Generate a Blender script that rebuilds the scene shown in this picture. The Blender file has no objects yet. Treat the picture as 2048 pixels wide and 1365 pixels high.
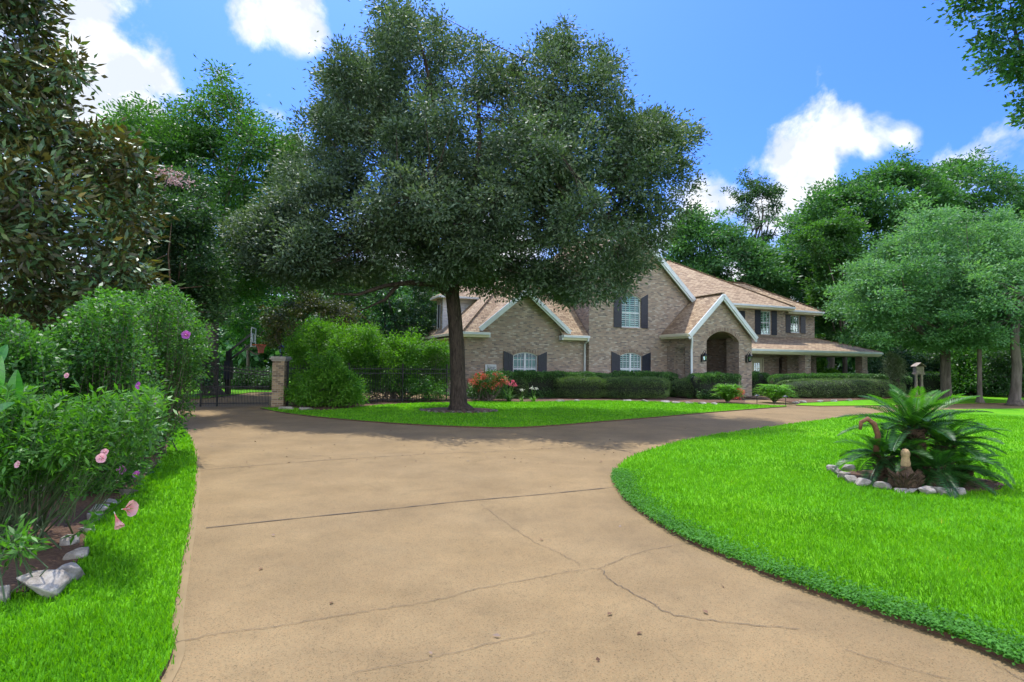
import bpy, bmesh, math, random
import numpy as np
from mathutils import Vector, Matrix, geometry

# ------------------------------------------------------------------ camera, sky, sun
SC = bpy.context.scene
COL = SC.collection
FPX = 1138.0; CAMH = 1.65
ROLL = math.atan(.013); PITCH = math.atan(46.7/FPX)
_F = np.array([0, math.cos(PITCH), math.sin(PITCH)]); _R0 = np.array([1., 0, 0]); _U0 = np.array([0, -math.sin(PITCH), math.cos(PITCH)])
_R = math.cos(ROLL)*_R0+math.sin(ROLL)*_U0; _U = -math.sin(ROLL)*_R0+math.cos(ROLL)*_U0
_C = np.array([0, 0, CAMH])
cd = bpy.data.cameras.new('camera'); cam = bpy.data.objects.new('camera', cd); COL.objects.link(cam)
cd.sensor_width = 36; cd.lens = 36*FPX/2048; cd.clip_end = 3000; cd.clip_start = .05
M = Matrix.Identity(4)
for i in range(3):
    M[i][0] = _R[i]; M[i][1] = _U[i]; M[i][2] = -_F[i]; M[i][3] = _C[i]
cam.matrix_world = M
SC.camera = cam

SUN_EL = math.radians(68); SUN_AZ = math.radians(-22)      # azimuth from +Y towards +X
SUND = Vector((math.sin(SUN_AZ)*math.cos(SUN_EL), math.cos(SUN_AZ)*math.cos(SUN_EL), math.sin(SUN_EL)))
sl = bpy.data.lights.new('sun', 'SUN'); sl.energy = 2.5; sl.angle = math.radians(.5); sl.color = (1, .955, .88)
so = bpy.data.objects.new('sun', sl); COL.objects.link(so)
so.rotation_euler = SUND.to_track_quat('Z', 'Y').to_euler(); so.location = (0, 0, 40)

SC.view_settings.view_transform = 'Standard'; SC.view_settings.look = 'None'
SC.view_settings.exposure = 1.25; SC.view_settings.gamma = 1
SC.render.engine = 'CYCLES'
SC.cycles.max_bounces = 6; SC.cycles.diffuse_bounces = 3; SC.cycles.glossy_bounces = 2
SC.cycles.transmission_bounces = 4; SC.cycles.transparent_max_bounces = 6


def ray(px, py):
    return _F+_R*(px-1024)/FPX-_U*(py-682.5)/FPX


def gp(px, py, z=0.0):
    d = ray(px, py); k = (z-CAMH)/d[2]
    p = _C+d*k
    return np.array([p[0], p[1], z])


def P3(px, py, Y):
    d = ray(px, py)
    return _C+d*(Y/d[1])


W = bpy.data.worlds.new('World'); SC.world = W; W.use_nodes = True
nt = W.node_tree; nt.nodes.clear()
def N(nt, typ, **kw):
    n = nt.nodes.new(typ)
    for k, v in kw.items():
        if k == 'inp':
            for a, b in v.items(): n.inputs[a].default_value = b
        else: setattr(n, k, v)
    return n
def LK(nt, a, b): nt.links.new(a, b)
out = N(nt, 'ShaderNodeOutputWorld'); bg = N(nt, 'ShaderNodeBackground', inp={'Strength': .15})
sky = N(nt, 'ShaderNodeTexSky', sky_type='NISHITA', sun_disc=False)
sky.sun_elevation = SUN_EL; sky.sun_rotation = SUN_AZ; sky.air_density = 1.0; sky.dust_density = 2.0; sky.ozone_density = 2.2
hs = N(nt, 'ShaderNodeHueSaturation', inp={'Hue': .5, 'Saturation': 1.04, 'Value': .74})
tint = N(nt, 'ShaderNodeMix', data_type='RGBA', blend_type='MULTIPLY', inp={0: 1.0}); tint.inputs[7].default_value = (.355, .575, 1.14, 1); LK(nt, sky.outputs[0], tint.inputs[6]); LK(nt, tint.outputs[2], hs.inputs['Color'])
tc = N(nt, 'ShaderNodeTexCoord')
nz = N(nt, 'ShaderNodeTexNoise', inp={'Scale': 8.0, 'Detail': 12.0, 'Roughness': .6, 'Distortion': .3}); LK(nt, tc.outputs['Generated'], nz.inputs['Vector'])
clouds = [(60, 20, 130, 1), (150, 60, 150, 1), (230, 140, 120, 1), (330, 160, 90, 1), (190, 220, 110, 1), (250, 230, 100, .9), (60, 150, 120, 1),
          (510, 60, 80, 1), (570, 45, 85, 1), (620, 65, 60, .8), (500, 150, 60, .3), (560, 230, 80, .45), (590, 290, 70, .5),
          (1690, 275, 75, 1), (1640, 310, 85, 1), (1590, 350, 90, 1), (1560, 400, 100, 1), (1640, 390, 80, .9), (1750, 285, 75, 1), (1800, 275, 50, .9), (1775, 320, 50, .5),
          (1400, 400, 85, .8), (1460, 405, 60, .6), (1350, 470, 80, .8), (2060, 400, 60, .8), (1900, 500, 200, .8), (1950, 320, 90, -.1),
          (-300, 250, 260, 1), (2500, 200, 260, .7), (-700, -200, 300, 1), (2900, 500, 300, 1), (700, 560, 170, .9), (1000, 520, 150, .9), (400, 560, 150, .9), (1250, 560, 120, .9), (1500, 600, 150, .9), (1750, 620, 150, .8), (150, 620, 150, .9), (2000, 640, 150, .8), (300, 215, 90, .7), (440, 150, 40, .5), (540, 190, 55, .35)]
fill_clouds = [((.3, -1, .35), .5), ((-.7, -.8, .4), .5), ((.9, -.5, .5), .45), ((0, -.8, 1.1), .45), ((-.9, -.1, .8), .3), ((.9, .1, 1.0), .25), ((0, -1, .1), .5), ((-1, -.4, .15), .45), ((1, -.3, .15), .45)]      # unseen clouds added behind and above the camera as fill light
prev = None
for (px, py, r, a) in clouds+[(d_, None, r_, 1) for d_, r_ in fill_clouds]:
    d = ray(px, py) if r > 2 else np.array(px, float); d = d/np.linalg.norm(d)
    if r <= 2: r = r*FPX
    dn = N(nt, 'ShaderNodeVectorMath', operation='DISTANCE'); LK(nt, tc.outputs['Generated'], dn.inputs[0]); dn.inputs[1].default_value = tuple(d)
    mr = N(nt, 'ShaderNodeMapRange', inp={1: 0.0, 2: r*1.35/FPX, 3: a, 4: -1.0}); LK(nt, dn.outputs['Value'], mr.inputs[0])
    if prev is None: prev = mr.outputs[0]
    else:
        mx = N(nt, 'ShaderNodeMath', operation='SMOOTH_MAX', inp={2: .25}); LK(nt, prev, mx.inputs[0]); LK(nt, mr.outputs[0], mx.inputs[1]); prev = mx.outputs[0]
n2 = N(nt, 'ShaderNodeMath', operation='MULTIPLY_ADD', inp={1: 3.6, 2: -1.80}); LK(nt, nz.outputs[0], n2.inputs[0])
ad = N(nt, 'ShaderNodeMath', operation='ADD'); LK(nt, prev, ad.inputs[0]); LK(nt, n2.outputs[0], ad.inputs[1])
dens = N(nt, 'ShaderNodeMapRange', interpolation_type='SMOOTHSTEP', inp={1: -.10, 2: .62, 3: 0.0, 4: .97}); LK(nt, ad.outputs[0], dens.inputs[0])
nz2 = N(nt, 'ShaderNodeTexNoise', inp={'Scale': 14.0, 'Detail': 5.0, 'Roughness': .55}); LK(nt, tc.outputs['Generated'], nz2.inputs['Vector'])
cr = N(nt, 'ShaderNodeValToRGB'); LK(nt, nz2.outputs[0], cr.inputs[0])
cr.color_ramp.elements[0].position = .42; cr.color_ramp.elements[0].color = (2.75, 2.95, 3.25, 1)
cr.color_ramp.elements[1].position = .66; cr.color_ramp.elements[1].color = (5.0, 4.95, 4.85, 1)
mixw = N(nt, 'ShaderNodeMix', data_type='RGBA'); LK(nt, dens.outputs[0], mixw.inputs[0]); 
sz = N(nt, 'ShaderNodeSeparateXYZ'); LK(nt, tc.outputs['Generated'], sz.inputs[0])      # pale humid air low over the horizon
hz = N(nt, 'ShaderNodeMapRange', interpolation_type='SMOOTHSTEP', inp={1: .30, 2: .06, 3: 0.0, 4: .85}); LK(nt, sz.outputs[2], hz.inputs[0])
hm = N(nt, 'ShaderNodeMix', data_type='RGBA'); LK(nt, hz.outputs[0], hm.inputs[0]); LK(nt, hs.outputs[0], hm.inputs[6]); hm.inputs[7].default_value = (2.1, 2.5, 3.0, 1); LK(nt, hm.outputs[2], mixw.inputs[6]); 
sx = N(nt, 'ShaderNodeSeparateXYZ'); LK(nt, tc.outputs['Generated'], sx.inputs[0])      # clouds behind the camera are brightened to add fill on shaded fronts
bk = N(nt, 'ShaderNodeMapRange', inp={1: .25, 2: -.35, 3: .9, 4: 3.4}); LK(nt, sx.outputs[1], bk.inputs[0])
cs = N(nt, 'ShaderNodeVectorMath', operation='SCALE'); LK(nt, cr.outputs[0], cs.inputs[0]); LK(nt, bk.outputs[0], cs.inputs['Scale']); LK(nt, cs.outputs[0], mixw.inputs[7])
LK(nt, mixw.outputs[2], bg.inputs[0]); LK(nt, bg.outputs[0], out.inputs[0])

# ------------------------------------------------------------------ helpers
def tag(o, label=None, cat=None, group=None, kind=None):
    if label: o['label'] = label
    if cat: o['category'] = cat
    if group: o['group'] = group
    if kind: o['kind'] = kind
    return o


def empty(name, loc=(0, 0, 0), rz=0.0, parent=None):
    o = bpy.data.objects.new(name, None); COL.objects.link(o); o.location = tuple(loc); o.rotation_euler = (0, 0, rz); o.parent = parent
    o.empty_display_size = .2
    return o


class MB:
    def __init__(s): s.v = []; s.f = []; s.m = []
    def poly(s, pts, m=0):
        b = len(s.v); s.v += [tuple(map(float, p)) for p in pts]; s.f.append(tuple(range(b, b+len(pts)))); s.m.append(m)
    def box(s, x0, x1, y0, y1, z0, z1, m=0):
        p = [(x0, y0, z0), (x1, y0, z0), (x1, y1, z0), (x0, y1, z0), (x0, y0, z1), (x1, y0, z1), (x1, y1, z1), (x0, y1, z1)]
        for f in ((3, 2, 1, 0), (4, 5, 6, 7), (0, 1, 5, 4), (1, 2, 6, 5), (2, 3, 7, 6), (3, 0, 4, 7)): s.poly([p[i] for i in f], m)
        return s
    def slab(s, pts, th, m=0, m2=None):
        """polygon (may be concave) thickened straight down by th"""
        m2 = m if m2 is None else m2
        tri = geometry.tessellate_polygon([[Vector(p) for p in pts]])
        lo = [(p[0], p[1], p[2]-th) for p in pts]
        n = len(pts)
        for t in tri:
            a = [pts[i] for i in t]
            nn = (Vector(a[1])-Vector(a[0])).cross(Vector(a[2])-Vector(a[0]))
            if nn.z < 0: t = t[::-1]
            s.poly([pts[i] for i in t], m); s.poly([lo[i] for i in t[::-1]], m2)
        ar = sum(pts[i][0]*pts[(i+1) % n][1]-pts[(i+1) % n][0]*pts[i][1] for i in range(n))
        for i in range(n):
            j = (i+1) % n
            q = [lo[i], lo[j], pts[j], pts[i]]
            s.poly(q if ar > 0 else q[::-1], m2)
        return s
    def wall(s, outer, holes, fr, th, m=0):
        """outline in (a,z), thickened; fr(a,z,d) -> 3D with d 0 (front) .. th (back)"""
        rings = [outer]+list(holes)
        flat = [p for r in rings for p in r]
        tri = geometry.tessellate_polygon([[Vector((p[0], p[1], 0)) for p in r] for r in rings])
        for t in tri:
            a, b, c = [flat[i] for i in t]
            cr = (b[0]-a[0])*(c[1]-a[1])-(b[1]-a[1])*(c[0]-a[0])
            if cr < 0: t = t[::-1]
            s.poly([fr(*flat[i], 0) for i in t], m); s.poly([fr(*flat[i], th) for i in t[::-1]], m)
        for r in rings:
            n = len(r)
            for i in range(n):
                p, q = r[i], r[(i+1) % n]
                s.poly([fr(*p, 0), fr(*p, th), fr(*q, th), fr(*q, 0)], m)
        return s
    def bar(s, p, q, w, h, up=(0, 0, 1), m=0):
        p = Vector(p); q = Vector(q); d = (q-p).normalized(); up = Vector(up)
        sd = d.cross(up)
        if sd.length < 1e-4: sd = d.cross(Vector((1, 0, 0)))
        sd.normalize(); u2 = sd.cross(d).normalized()
        c = [sd*(a*w/2)+u2*(b*h/2) for a, b in ((-1, -1), (1, -1), (1, 1), (-1, 1))]
        P = [p+k for k in c]; Q = [q+k for k in c]
        for i in range(4): s.poly([P[i], P[(i+1) % 4], Q[(i+1) % 4], Q[i]], m)
        s.poly(P[::-1], m); s.poly(Q, m)
        return s
    def tube(s, path, radii, n=8, m=0, cap=True):
        path = [Vector(p) for p in path]; rings = []
        ref = Vector((.37, .91, .17))
        for i, p in enumerate(path):
            d = (path[min(i+1, len(path)-1)]-path[max(i-1, 0)]).normalized()
            a = d.cross(ref)
            if a.length < 1e-3: a = d.cross(Vector((1, 0, 0)))
            a.normalize(); b = d.cross(a)
            rings.append([p+(a*math.cos(2*math.pi*k/n)+b*math.sin(2*math.pi*k/n))*radii[i] for k in range(n)])
        base = len(s.v)
        for r in rings: s.v += [tuple(x) for x in r]
        for i in range(len(rings)-1):
            for k in range(n):
                k2 = (k+1) % n
                s.f.append((base+i*n+k, base+i*n+k2, base+(i+1)*n+k2, base+(i+1)*n+k)); s.m.append(m)
        if cap:
            s.f.append(tuple(base+k for k in range(n))[::-1]); s.m.append(m)
            s.f.append(tuple(base+(len(rings)-1)*n+k for k in range(n))); s.m.append(m)
        return s
    def lathe(s, prof, c=(0, 0, 0), n=16, m=0):
        base = len(s.v)
        for r, z in prof:
            for k in range(n):
                a = 2*math.pi*k/n
                s.v.append((c[0]+r*math.cos(a), c[1]+r*math.sin(a), c[2]+z))
        for i in range(len(prof)-1):
            for k in range(n):
                k2 = (k+1) % n
                s.f.append((base+i*n+k, base+i*n+k2, base+(i+1)*n+k2, base+(i+1)*n+k)); s.m.append(m)
        return s
    def build(s, name, mats, parent=None, smooth=False, loc=None):
        me = bpy.data.meshes.new(name); me.from_pydata(s.v, [], s.f); me.update()
        if not isinstance(mats, (list, tuple)): mats = [mats]
        for mt in mats: me.materials.append(mt)
        me.polygons.foreach_set('material_index', s.m)
        if smooth: me.polygons.foreach_set('use_smooth', [True]*len(s.f))
        uvl = me.uv_layers.new(name='UVMap')
        vs = me.vertices; dat = uvl.data
        for p in me.polygons:
            n = p.normal
            h = Vector((-n.y, n.x, 0))
            if h.length < .05: h = Vector((1, 0, 0)); v = Vector((0, 1, 0))
            else:
                h.normalize(); v = n.cross(h)
                ax = h
                # dominant sign keeps courses running one way round
                if abs(ax.x) > abs(ax.y):
                    if ax.x < 0: h = -h
                elif ax.y < 0: h = -h
            for li in p.loop_indices:
                co = vs[me.loops[li].vertex_index].co
                dat[li].uv = (co.dot(h), co.dot(v))
        o = bpy.data.objects.new(name, me); COL.objects.link(o); o.parent = parent
        if loc is not None: o.location = tuple(loc)
        return o


def quads_obj(name, V, k, mat, parent=None):
    """V (n,k,3): n loose faces of k corners, as one mesh"""
    n = len(V)
    me = bpy.data.meshes.new(name)
    me.vertices.add(n*k); me.vertices.foreach_set('co', np.ascontiguousarray(V, dtype=np.float32).ravel())
    me.loops.add(n*k); me.loops.foreach_set('vertex_index', np.arange(n*k, dtype=np.int32))
    me.polygons.add(n); me.polygons.foreach_set('loop_start', np.arange(0, n*k, k, dtype=np.int32))
    try: me.polygons.foreach_set('loop_total', np.full(n, k, dtype=np.int32))
    except Exception: pass
    me.update(calc_edges=True); me.materials.append(mat)
    o = bpy.data.objects.new(name, me); COL.objects.link(o); o.parent = parent
    return o


def unit(a): return a/np.maximum(np.linalg.norm(a, axis=-1, keepdims=True), 1e-9)


def leaf_quads(P, A, Nn, L, Wd, curl=0.0):
    A = unit(A); S = unit(np.cross(A, Nn)); Nn = np.cross(S, A)
    L = np.asarray(L).reshape(-1, 1); Wd = np.asarray(Wd).reshape(-1, 1)
    m = P+A*L*.45+Nn*L*curl
    return np.stack([P, m+S*Wd*.5, P+A*L, m-S*Wd*.5], axis=1)


# ------------------------------------------------------------------ materials
def mat(name):
    m = bpy.data.materials.new(name); m.use_nodes = True; t = m.node_tree
    return m, t, t.nodes['Principled BSDF'], t.nodes['Material Output']


def ramp(t, src, stops, interp='LINEAR'):
    r = N(t, 'ShaderNodeValToRGB'); LK(t, src, r.inputs[0]); e = r.color_ramp.elements; r.color_ramp.interpolation = interp
    e[0].position, e[0].color = stops[0][0], (*stops[0][1], 1)
    e[1].position, e[1].color = stops[-1][0], (*stops[-1][1], 1)
    for p, c in stops[1:-1]:
        k = e.new(p); k.color = (*c, 1)
    return r.outputs[0]


def bump(t, bs, src, strength, dist):
    b = N(t, 'ShaderNodeBump', inp={'Strength': strength, 'Distance': dist}); LK(t, src, b.inputs['Height']); LK(t, b.outputs[0], bs.inputs['Normal'])


def simple(name, col, rough=.6, metal=0.0, var=.15, scale=6.0, spec=.5, bmp=0.0):
    m, t, b, o = mat(name)
    c = N(t, 'ShaderNodeTexCoord'); n = N(t, 'ShaderNodeTexNoise', inp={'Scale': scale, 'Detail': 5.0}); LK(t, c.outputs['Object'], n.inputs['Vector'])
    lo = tuple(x*(1-var) for x in col); hi = tuple(min(1, x*(1+var)) for x in col)
    LK(t, ramp(t, n.outputs[0], [(.3, lo), (.7, hi)]), b.inputs['Base Color'])
    b.inputs['Roughness'].default_value = rough; b.inputs['Metallic'].default_value = metal; b.inputs['Specular IOR Level'].default_value = spec
    if bmp: bump(t, b, n.outputs[0], .6, bmp)
    return m


def leafmat(name, stops, trans=.4, tcol=None, rough=.5, spec=.4, nscale=.6, back=None):
    """stops: random-per-leaf colour ramp; trans: share of light let through"""
    m, t, b, o = mat(name)
    g = N(t, 'ShaderNodeNewGeometry'); c = N(t, 'ShaderNodeTexCoord')
    n = N(t, 'ShaderNodeTexNoise', inp={'Scale': nscale, 'Detail': 3.0}); LK(t, c.outputs['Object'], n.inputs['Vector'])
    mx = N(t, 'ShaderNodeMath', operation='MULTIPLY_ADD', inp={1: .55}); LK(t, g.outputs['Random Per Island'], mx.inputs[0])
    m3 = N(t, 'ShaderNodeMath', operation='MULTIPLY_ADD', inp={1: 1.1, 2: -.32}); LK(t, n.outputs[0], m3.inputs[0]); LK(t, m3.outputs[0], mx.inputs[2])
    col = ramp(t, mx.outputs[0], stops)
    if back is not None:
        bm = N(t, 'ShaderNodeMix', data_type='RGBA'); LK(t, g.outputs['Backfacing'], bm.inputs[0]); LK(t, col, bm.inputs[6]); bm.inputs[7].default_value = (*back, 1); col = bm.outputs[2]
    LK(t, col, b.inputs['Base Color']); b.inputs['Roughness'].default_value = rough; b.inputs['Specular IOR Level'].default_value = spec
    tr = N(t, 'ShaderNodeBsdfTranslucent')
    hv = N(t, 'ShaderNodeMix', data_type='RGBA', blend_type='MULTIPLY', inp={0: 1.0}); LK(t, col, hv.inputs[6]); hv.inputs[7].default_value = (*(tcol or (1.5, 1.7, .5)), 1)
    LK(t, hv.outputs[2], tr.inputs[0])
    ms = N(t, 'ShaderNodeMixShader', inp={0: trans}); LK(t, b.outputs[0], ms.inputs[1]); LK(t, tr.outputs[0], ms.inputs[2]); LK(t, ms.outputs[0], o.inputs[0])
    return m


def brickmat(name, stops, mortar, bw=.2, bh=.072, mort=.008, bmp=.4):
    m, t, b, o = mat(name)
    uv = N(t, 'ShaderNodeUVMap'); br = N(t, 'ShaderNodeTexBrick', offset=.5, inp={'Color1': (0, 0, 0, 1), 'Color2': (1, 1, 1, 1), 'Mortar': (.5, .5, .5, 1), 'Scale': 1.0, 'Mortar Size': mort, 'Mortar Smooth': .1, 'Bias': 0.0, 'Brick Width': bw, 'Row Height': bh})
    LK(t, uv.outputs[0], br.inputs['Vector'])
    n = N(t, 'ShaderNodeTexNoise', inp={'Scale': 2.2, 'Detail': 4.0}); LK(t, uv.outputs[0], n.inputs['Vector'])
    n3 = N(t, 'ShaderNodeTexNoise', inp={'Scale': 40.0, 'Detail': 3.0}); LK(t, uv.outputs[0], n3.inputs['Vector'])
    a = N(t, 'ShaderNodeMath', operation='MULTIPLY_ADD', inp={1: .22, 2: -.11}); LK(t, n.outputs[0], a.inputs[0])
    s = N(t, 'ShaderNodeMath', operation='ADD'); LK(t, a.outputs[0], s.inputs[0]); LK(t, br.outputs['Color'], s.inputs[1])
    col = ramp(t, s.outputs[0], stops)
    dn = N(t, 'ShaderNodeMix', data_type='RGBA', blend_type='MULTIPLY', inp={0: .5}); LK(t, col, dn.inputs[6]); LK(t, ramp(t, n3.outputs[0], [(.3, (.6, .6, .6)), (.7, (1.25, 1.25, 1.25))]), dn.inputs[7])
    mx = N(t, 'ShaderNodeMix', data_type='RGBA'); LK(t, br.outputs['Fac'], mx.inputs[0]); LK(t, dn.outputs[2], mx.inputs[6]); mx.inputs[7].default_value = (*mortar, 1)
    LK(t, mx.outputs[2], b.inputs['Base Color']); b.inputs['Roughness'].default_value = .85
    iv = N(t, 'ShaderNodeMath', operation='SUBTRACT', inp={0: 1.0}); LK(t, br.outputs['Fac'], iv.inputs[1]); bump(t, b, iv.outputs[0], bmp, .01)
    return m


BRICK = brickmat('house_brick', [(0, (0.169, 0.135, 0.118)), (.09, (0.218, 0.175, 0.144)), (.25, (0.310, 0.220, 0.165)), (.45, (0.355, 0.255, 0.187)), (.6, (0.292, 0.237, 0.191)), (.78, (0.401, 0.300, 0.222)), (.9, (0.456, 0.366, 0.283)), (.97, (0.450, 0.391, 0.326))], (.27, .24, .20))
BRICK_T = brickmat('pillar_brick', [(0, (.16, .11, .07)), (.5, (.36, .25, .14)), (1, (.46, .34, .20))], (.36, .32, .25))
SHING = brickmat('roof_shingles', [(0, (.21, .140, .078)), (.25, (.31, .212, .118)), (.6, (.37, .262, .150)), (1, (.45, .335, .20))], (.12, .065, .04), bw=.32, bh=.14, mort=.012, bmp=.8)
WHITE = simple('white_trim', (.62, .66, .68), .5, var=.08, scale=2)
CREAM = simple('cream_trim', (.62, .58, .42), .6, var=.06, scale=2)
SIDING = simple('white_siding', (.66, .68, .72), .6, var=.06, scale=2)
NAVY = simple('navy_shutter_paint', (.013, .014, .028), .45, var=.25, scale=9)
BLACK = simple('black_iron', (.012, .012, .013), .45, metal=.2, var=.3, scale=9)
RUST = simple('rusty_iron', (.05, .022, .014), .6, metal=.1, var=.4, scale=12)
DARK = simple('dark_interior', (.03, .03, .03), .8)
WOOD = simple('dark_stained_wood', (.06, .028, .014), .35, var=.3, scale=7)
SLAT = simple('white_louver', (.72, .76, .74), .5, var=.05)
STONECAP = simple('cast_stone', (.36, .33, .28), .8, var=.25, scale=14, bmp=.01)
def glassmat(name, tint, refl=.10):
    m, t, b, o = mat(name)
    gl = N(t, 'ShaderNodeBsdfGlossy', inp={'Color': (.8, .95, .95, 1), 'Roughness': .03}); tr = N(t, 'ShaderNodeBsdfTransparent', inp={'Color': (*tint, 1)})
    fr = N(t, 'ShaderNodeFresnel', inp={'IOR': 1.6}); ma = N(t, 'ShaderNodeMath', operation='ADD', inp={1: refl}, use_clamp=True); LK(t, fr.outputs[0], ma.inputs[0])
    ms = N(t, 'ShaderNodeMixShader'); LK(t, ma.outputs[0], ms.inputs[0]); LK(t, tr.outputs[0], ms.inputs[1]); LK(t, gl.outputs[0], ms.inputs[2]); LK(t, ms.outputs[0], o.inputs[0])
    return m
GLASS = glassmat('window_glass', (.55, .84, .76)); CLEAR = glassmat('clear_glass', (.85, .92, .92), .1)
def curtainmat():
    return simple('teal_curtain', (.13, .32, .27), .8, var=.3, scale=9)
CURT = curtainmat()


def barkmat(name, c1, c2, sc=9.0):
    m, t, b, o = mat(name)
    c = N(t, 'ShaderNodeTexCoord'); mp = N(t, 'ShaderNodeMapping'); mp.inputs['Scale'].default_value = (1, 1, .22); LK(t, c.outputs['Object'], mp.inputs[0])
    n = N(t, 'ShaderNodeTexNoise', inp={'Scale': sc, 'Detail': 8.0, 'Roughness': .65, 'Distortion': .6}); LK(t, mp.outputs[0], n.inputs['Vector'])
    LK(t, ramp(t, n.outputs[0], [(.32, c1), (.68, c2)]), b.inputs['Base Color']); b.inputs['Roughness'].default_value = .9; b.inputs['Specular IOR Level'].default_value = .2
    bump(t, b, n.outputs[0], 1.0, .05)
    return m
BARK = barkmat('oak_bark', (.018, .014, .011), (.095, .072, .055), 14); BARK2 = barkmat('grey_bark', (.06, .05, .04), (.17, .145, .12), 6); BARK3 = barkmat('smooth_bark', (.12, .085, .06), (.24, .17, .13), 5)

L_OAK = leafmat('oak_leaf', [(0, (0.028, 0.051, 0.032)), (.45, (0.067, 0.113, 0.064)), (.8, (0.132, 0.190, 0.109)), (1, (0.287, 0.333, 0.184))], .22, (1.5, 1.7, .5), .58, .35)
L_RUSTY = leafmat('rusty_leaf', [(0, (.03, .05, .02)), (.6, (.07, .09, .035)), (1, (.16, .10, .05))], .3, None, .5, .4, .6)
L_MAG = leafmat('magnolia_leaf', [(0, (0.030, 0.070, 0.030)), (.5, (0.067, 0.142, 0.048)), (.75, (0.125, 0.191, 0.044)), (.88, (0.249, 0.200, 0.038)), (1, (0.450, 0.284, 0.044))], .2, (1.7, 1.4, .4), .45, .5, .9, back=(.060, .062, .022))
L_PEC = leafmat('pecan_leaf', [(0, (0.017, 0.056, 0.017)), (.5, (0.043, 0.122, 0.029)), (1, (0.088, 0.223, 0.043))], .42, (1.6, 1.7, .4), .5, .4, .25)
L_PEC2 = leafmat('pecan_leaf_dark', [(0, (0.020, 0.071, 0.027)), (.5, (0.051, 0.146, 0.046)), (1, (0.111, 0.268, 0.067))], .36, (1.6, 1.7, .5), .5, .4, .25)
L_ELM = leafmat('elm_leaf', [(0, (0.041, 0.113, 0.047)), (.5, (0.095, 0.229, 0.091)), (1, (0.197, 0.383, 0.154))], .38, (1.5, 1.6, .6), .55, .4, .3)
L_DARK = leafmat('dark_understory_leaf', [(0, (0.016, 0.043, 0.017)), (.6, (0.039, 0.098, 0.035)), (1, (0.108, 0.215, 0.058))], .3, None, .5, .4, .3)
L_BRIGHT = leafmat('bright_shrub_leaf', [(0, (0.041, 0.122, 0.015)), (.5, (0.091, 0.245, 0.023)), (1, (0.182, 0.389, 0.039))], .42, (1.5, 1.6, .35), .55, .4, .8)
L_SHRUB = leafmat('shrub_leaf', [(0, (0.021, 0.071, 0.018)), (.5, (0.049, 0.149, 0.028)), (1, (0.119, 0.283, 0.045))], .38, (1.5, 1.7, .4), .5, .45, 1.2)
L_SHOOT = leafmat('young_shrub_leaf', [(0, (0.024, 0.084, 0.017)), (.5, (0.056, 0.178, 0.030)), (1, (0.135, 0.318, 0.050))], .42, (1.5, 1.6, .4), .5, .45, 1.5)
L_MALLOW = leafmat('mallow_leaf', [(0, (0.024, 0.088, 0.012)), (.5, (0.059, 0.183, 0.020)), (1, (0.129, 0.309, 0.036))], .42, (1.5, 1.6, .4), .5, .45, 2.0)
L_HEDGE = leafmat('hedge_leaf', [(0, (0.044, 0.085, 0.029)), (.5, (0.102, 0.180, 0.053)), (1, (0.214, 0.317, 0.091))], .2, None, .45, .5, 1.0)
L_HEDGE2 = leafmat('glossy_hedge_leaf', [(0, (0.023, 0.065, 0.019)), (.6, (0.070, 0.176, 0.042)), (1, (0.192, 0.384, 0.096))], .25, None, .42, .5, 1.5)
L_FERN = leafmat('fern_leaf', [(0, (0.065, 0.180, 0.018)), (1, (0.173, 0.384, 0.042))], .4, None, .45, .5, 2)
L_SAGO = leafmat('sago_leaflet', [(0, (0.012, 0.042, 0.011)), (.6, (0.025, 0.090, 0.015)), (1, (0.055, 0.158, 0.023))], .25, (1.4, 1.8, .4), .42, .4, 1.5)
L_SAGO2 = leafmat('sago_fresh_leaflet', [(0, (0.031, 0.112, 0.014)), (1, (0.094, 0.269, 0.022))], .4, (1.4, 1.6, .4), .45, .4, 1.5)
L_SILVER = leafmat('pale_leaf', [(0, (.08, .11, .06)), (1, (.26, .31, .20))], .3, None, .5, .4, 2)
L_CANNA = leafmat('canna_leaf', [(0, (.03, .15, .03)), (1, (.08, .28, .03))], .4, None, .3, .6, 3)
L_GRASS = leafmat('grass_blade', [(0, (0.076, 0.232, 0.007)), (.5, (0.131, 0.367, 0.009)), (.92, (0.206, 0.471, 0.014)), (1, (0.496, 0.465, 0.105))], .45, (1.35, 1.4, .25), .5, .35, .9)
L_COVER = leafmat('ground_cover_leaf', [(0, (0.033, 0.120, 0.020)), (1, (0.093, 0.281, 0.036))], .35, None, .7, .2, 2)
P_RED = leafmat('coral_blossom', [(0, (.45, .05, .04)), (.5, (.62, .13, .09)), (1, (.75, .33, .22))], .3, (1.2, .7, .7), .6, .3, 4)
P_PINK = leafmat('pink_blossom', [(0, (.60, .08, .16)), (1, (.80, .28, .36))], .3, (1.2, .7, .8), .6, .3, 4)
P_PALE = leafmat('pale_pink_blossom', [(0, (.42, .28, .27)), (1, (.6, .44, .42))], .3, (1.1, .9, .9), .6, .3, 4)
P_WHITE = leafmat('white_petal', [(0, (.7, .7, .6)), (1, (.85, .85, .8))], .3, (1, 1, .9), .6, .3, 4)
def petalmat(name, edge, throat, veins=60.0):
    m, t, b, o = mat(name)
    a = N(t, 'ShaderNodeAttribute', attribute_name='r')
    col = ramp(t, a.outputs['Fac'], [(0.0, throat), (.35, tuple(.5*(x+y) for x, y in zip(edge, throat))), (.75, edge), (1, edge)])
    LK(t, col, b.inputs['Base Color']); b.inputs['Roughness'].default_value = .6
    tr = N(t, 'ShaderNodeBsdfTranslucent'); LK(t, col, tr.inputs[0]); ms = N(t, 'ShaderNodeMixShader', inp={0: .4}); LK(t, b.outputs[0], ms.inputs[1]); LK(t, tr.outputs[0], ms.inputs[2]); LK(t, ms.outputs[0], o.inputs[0])
    return m
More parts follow.
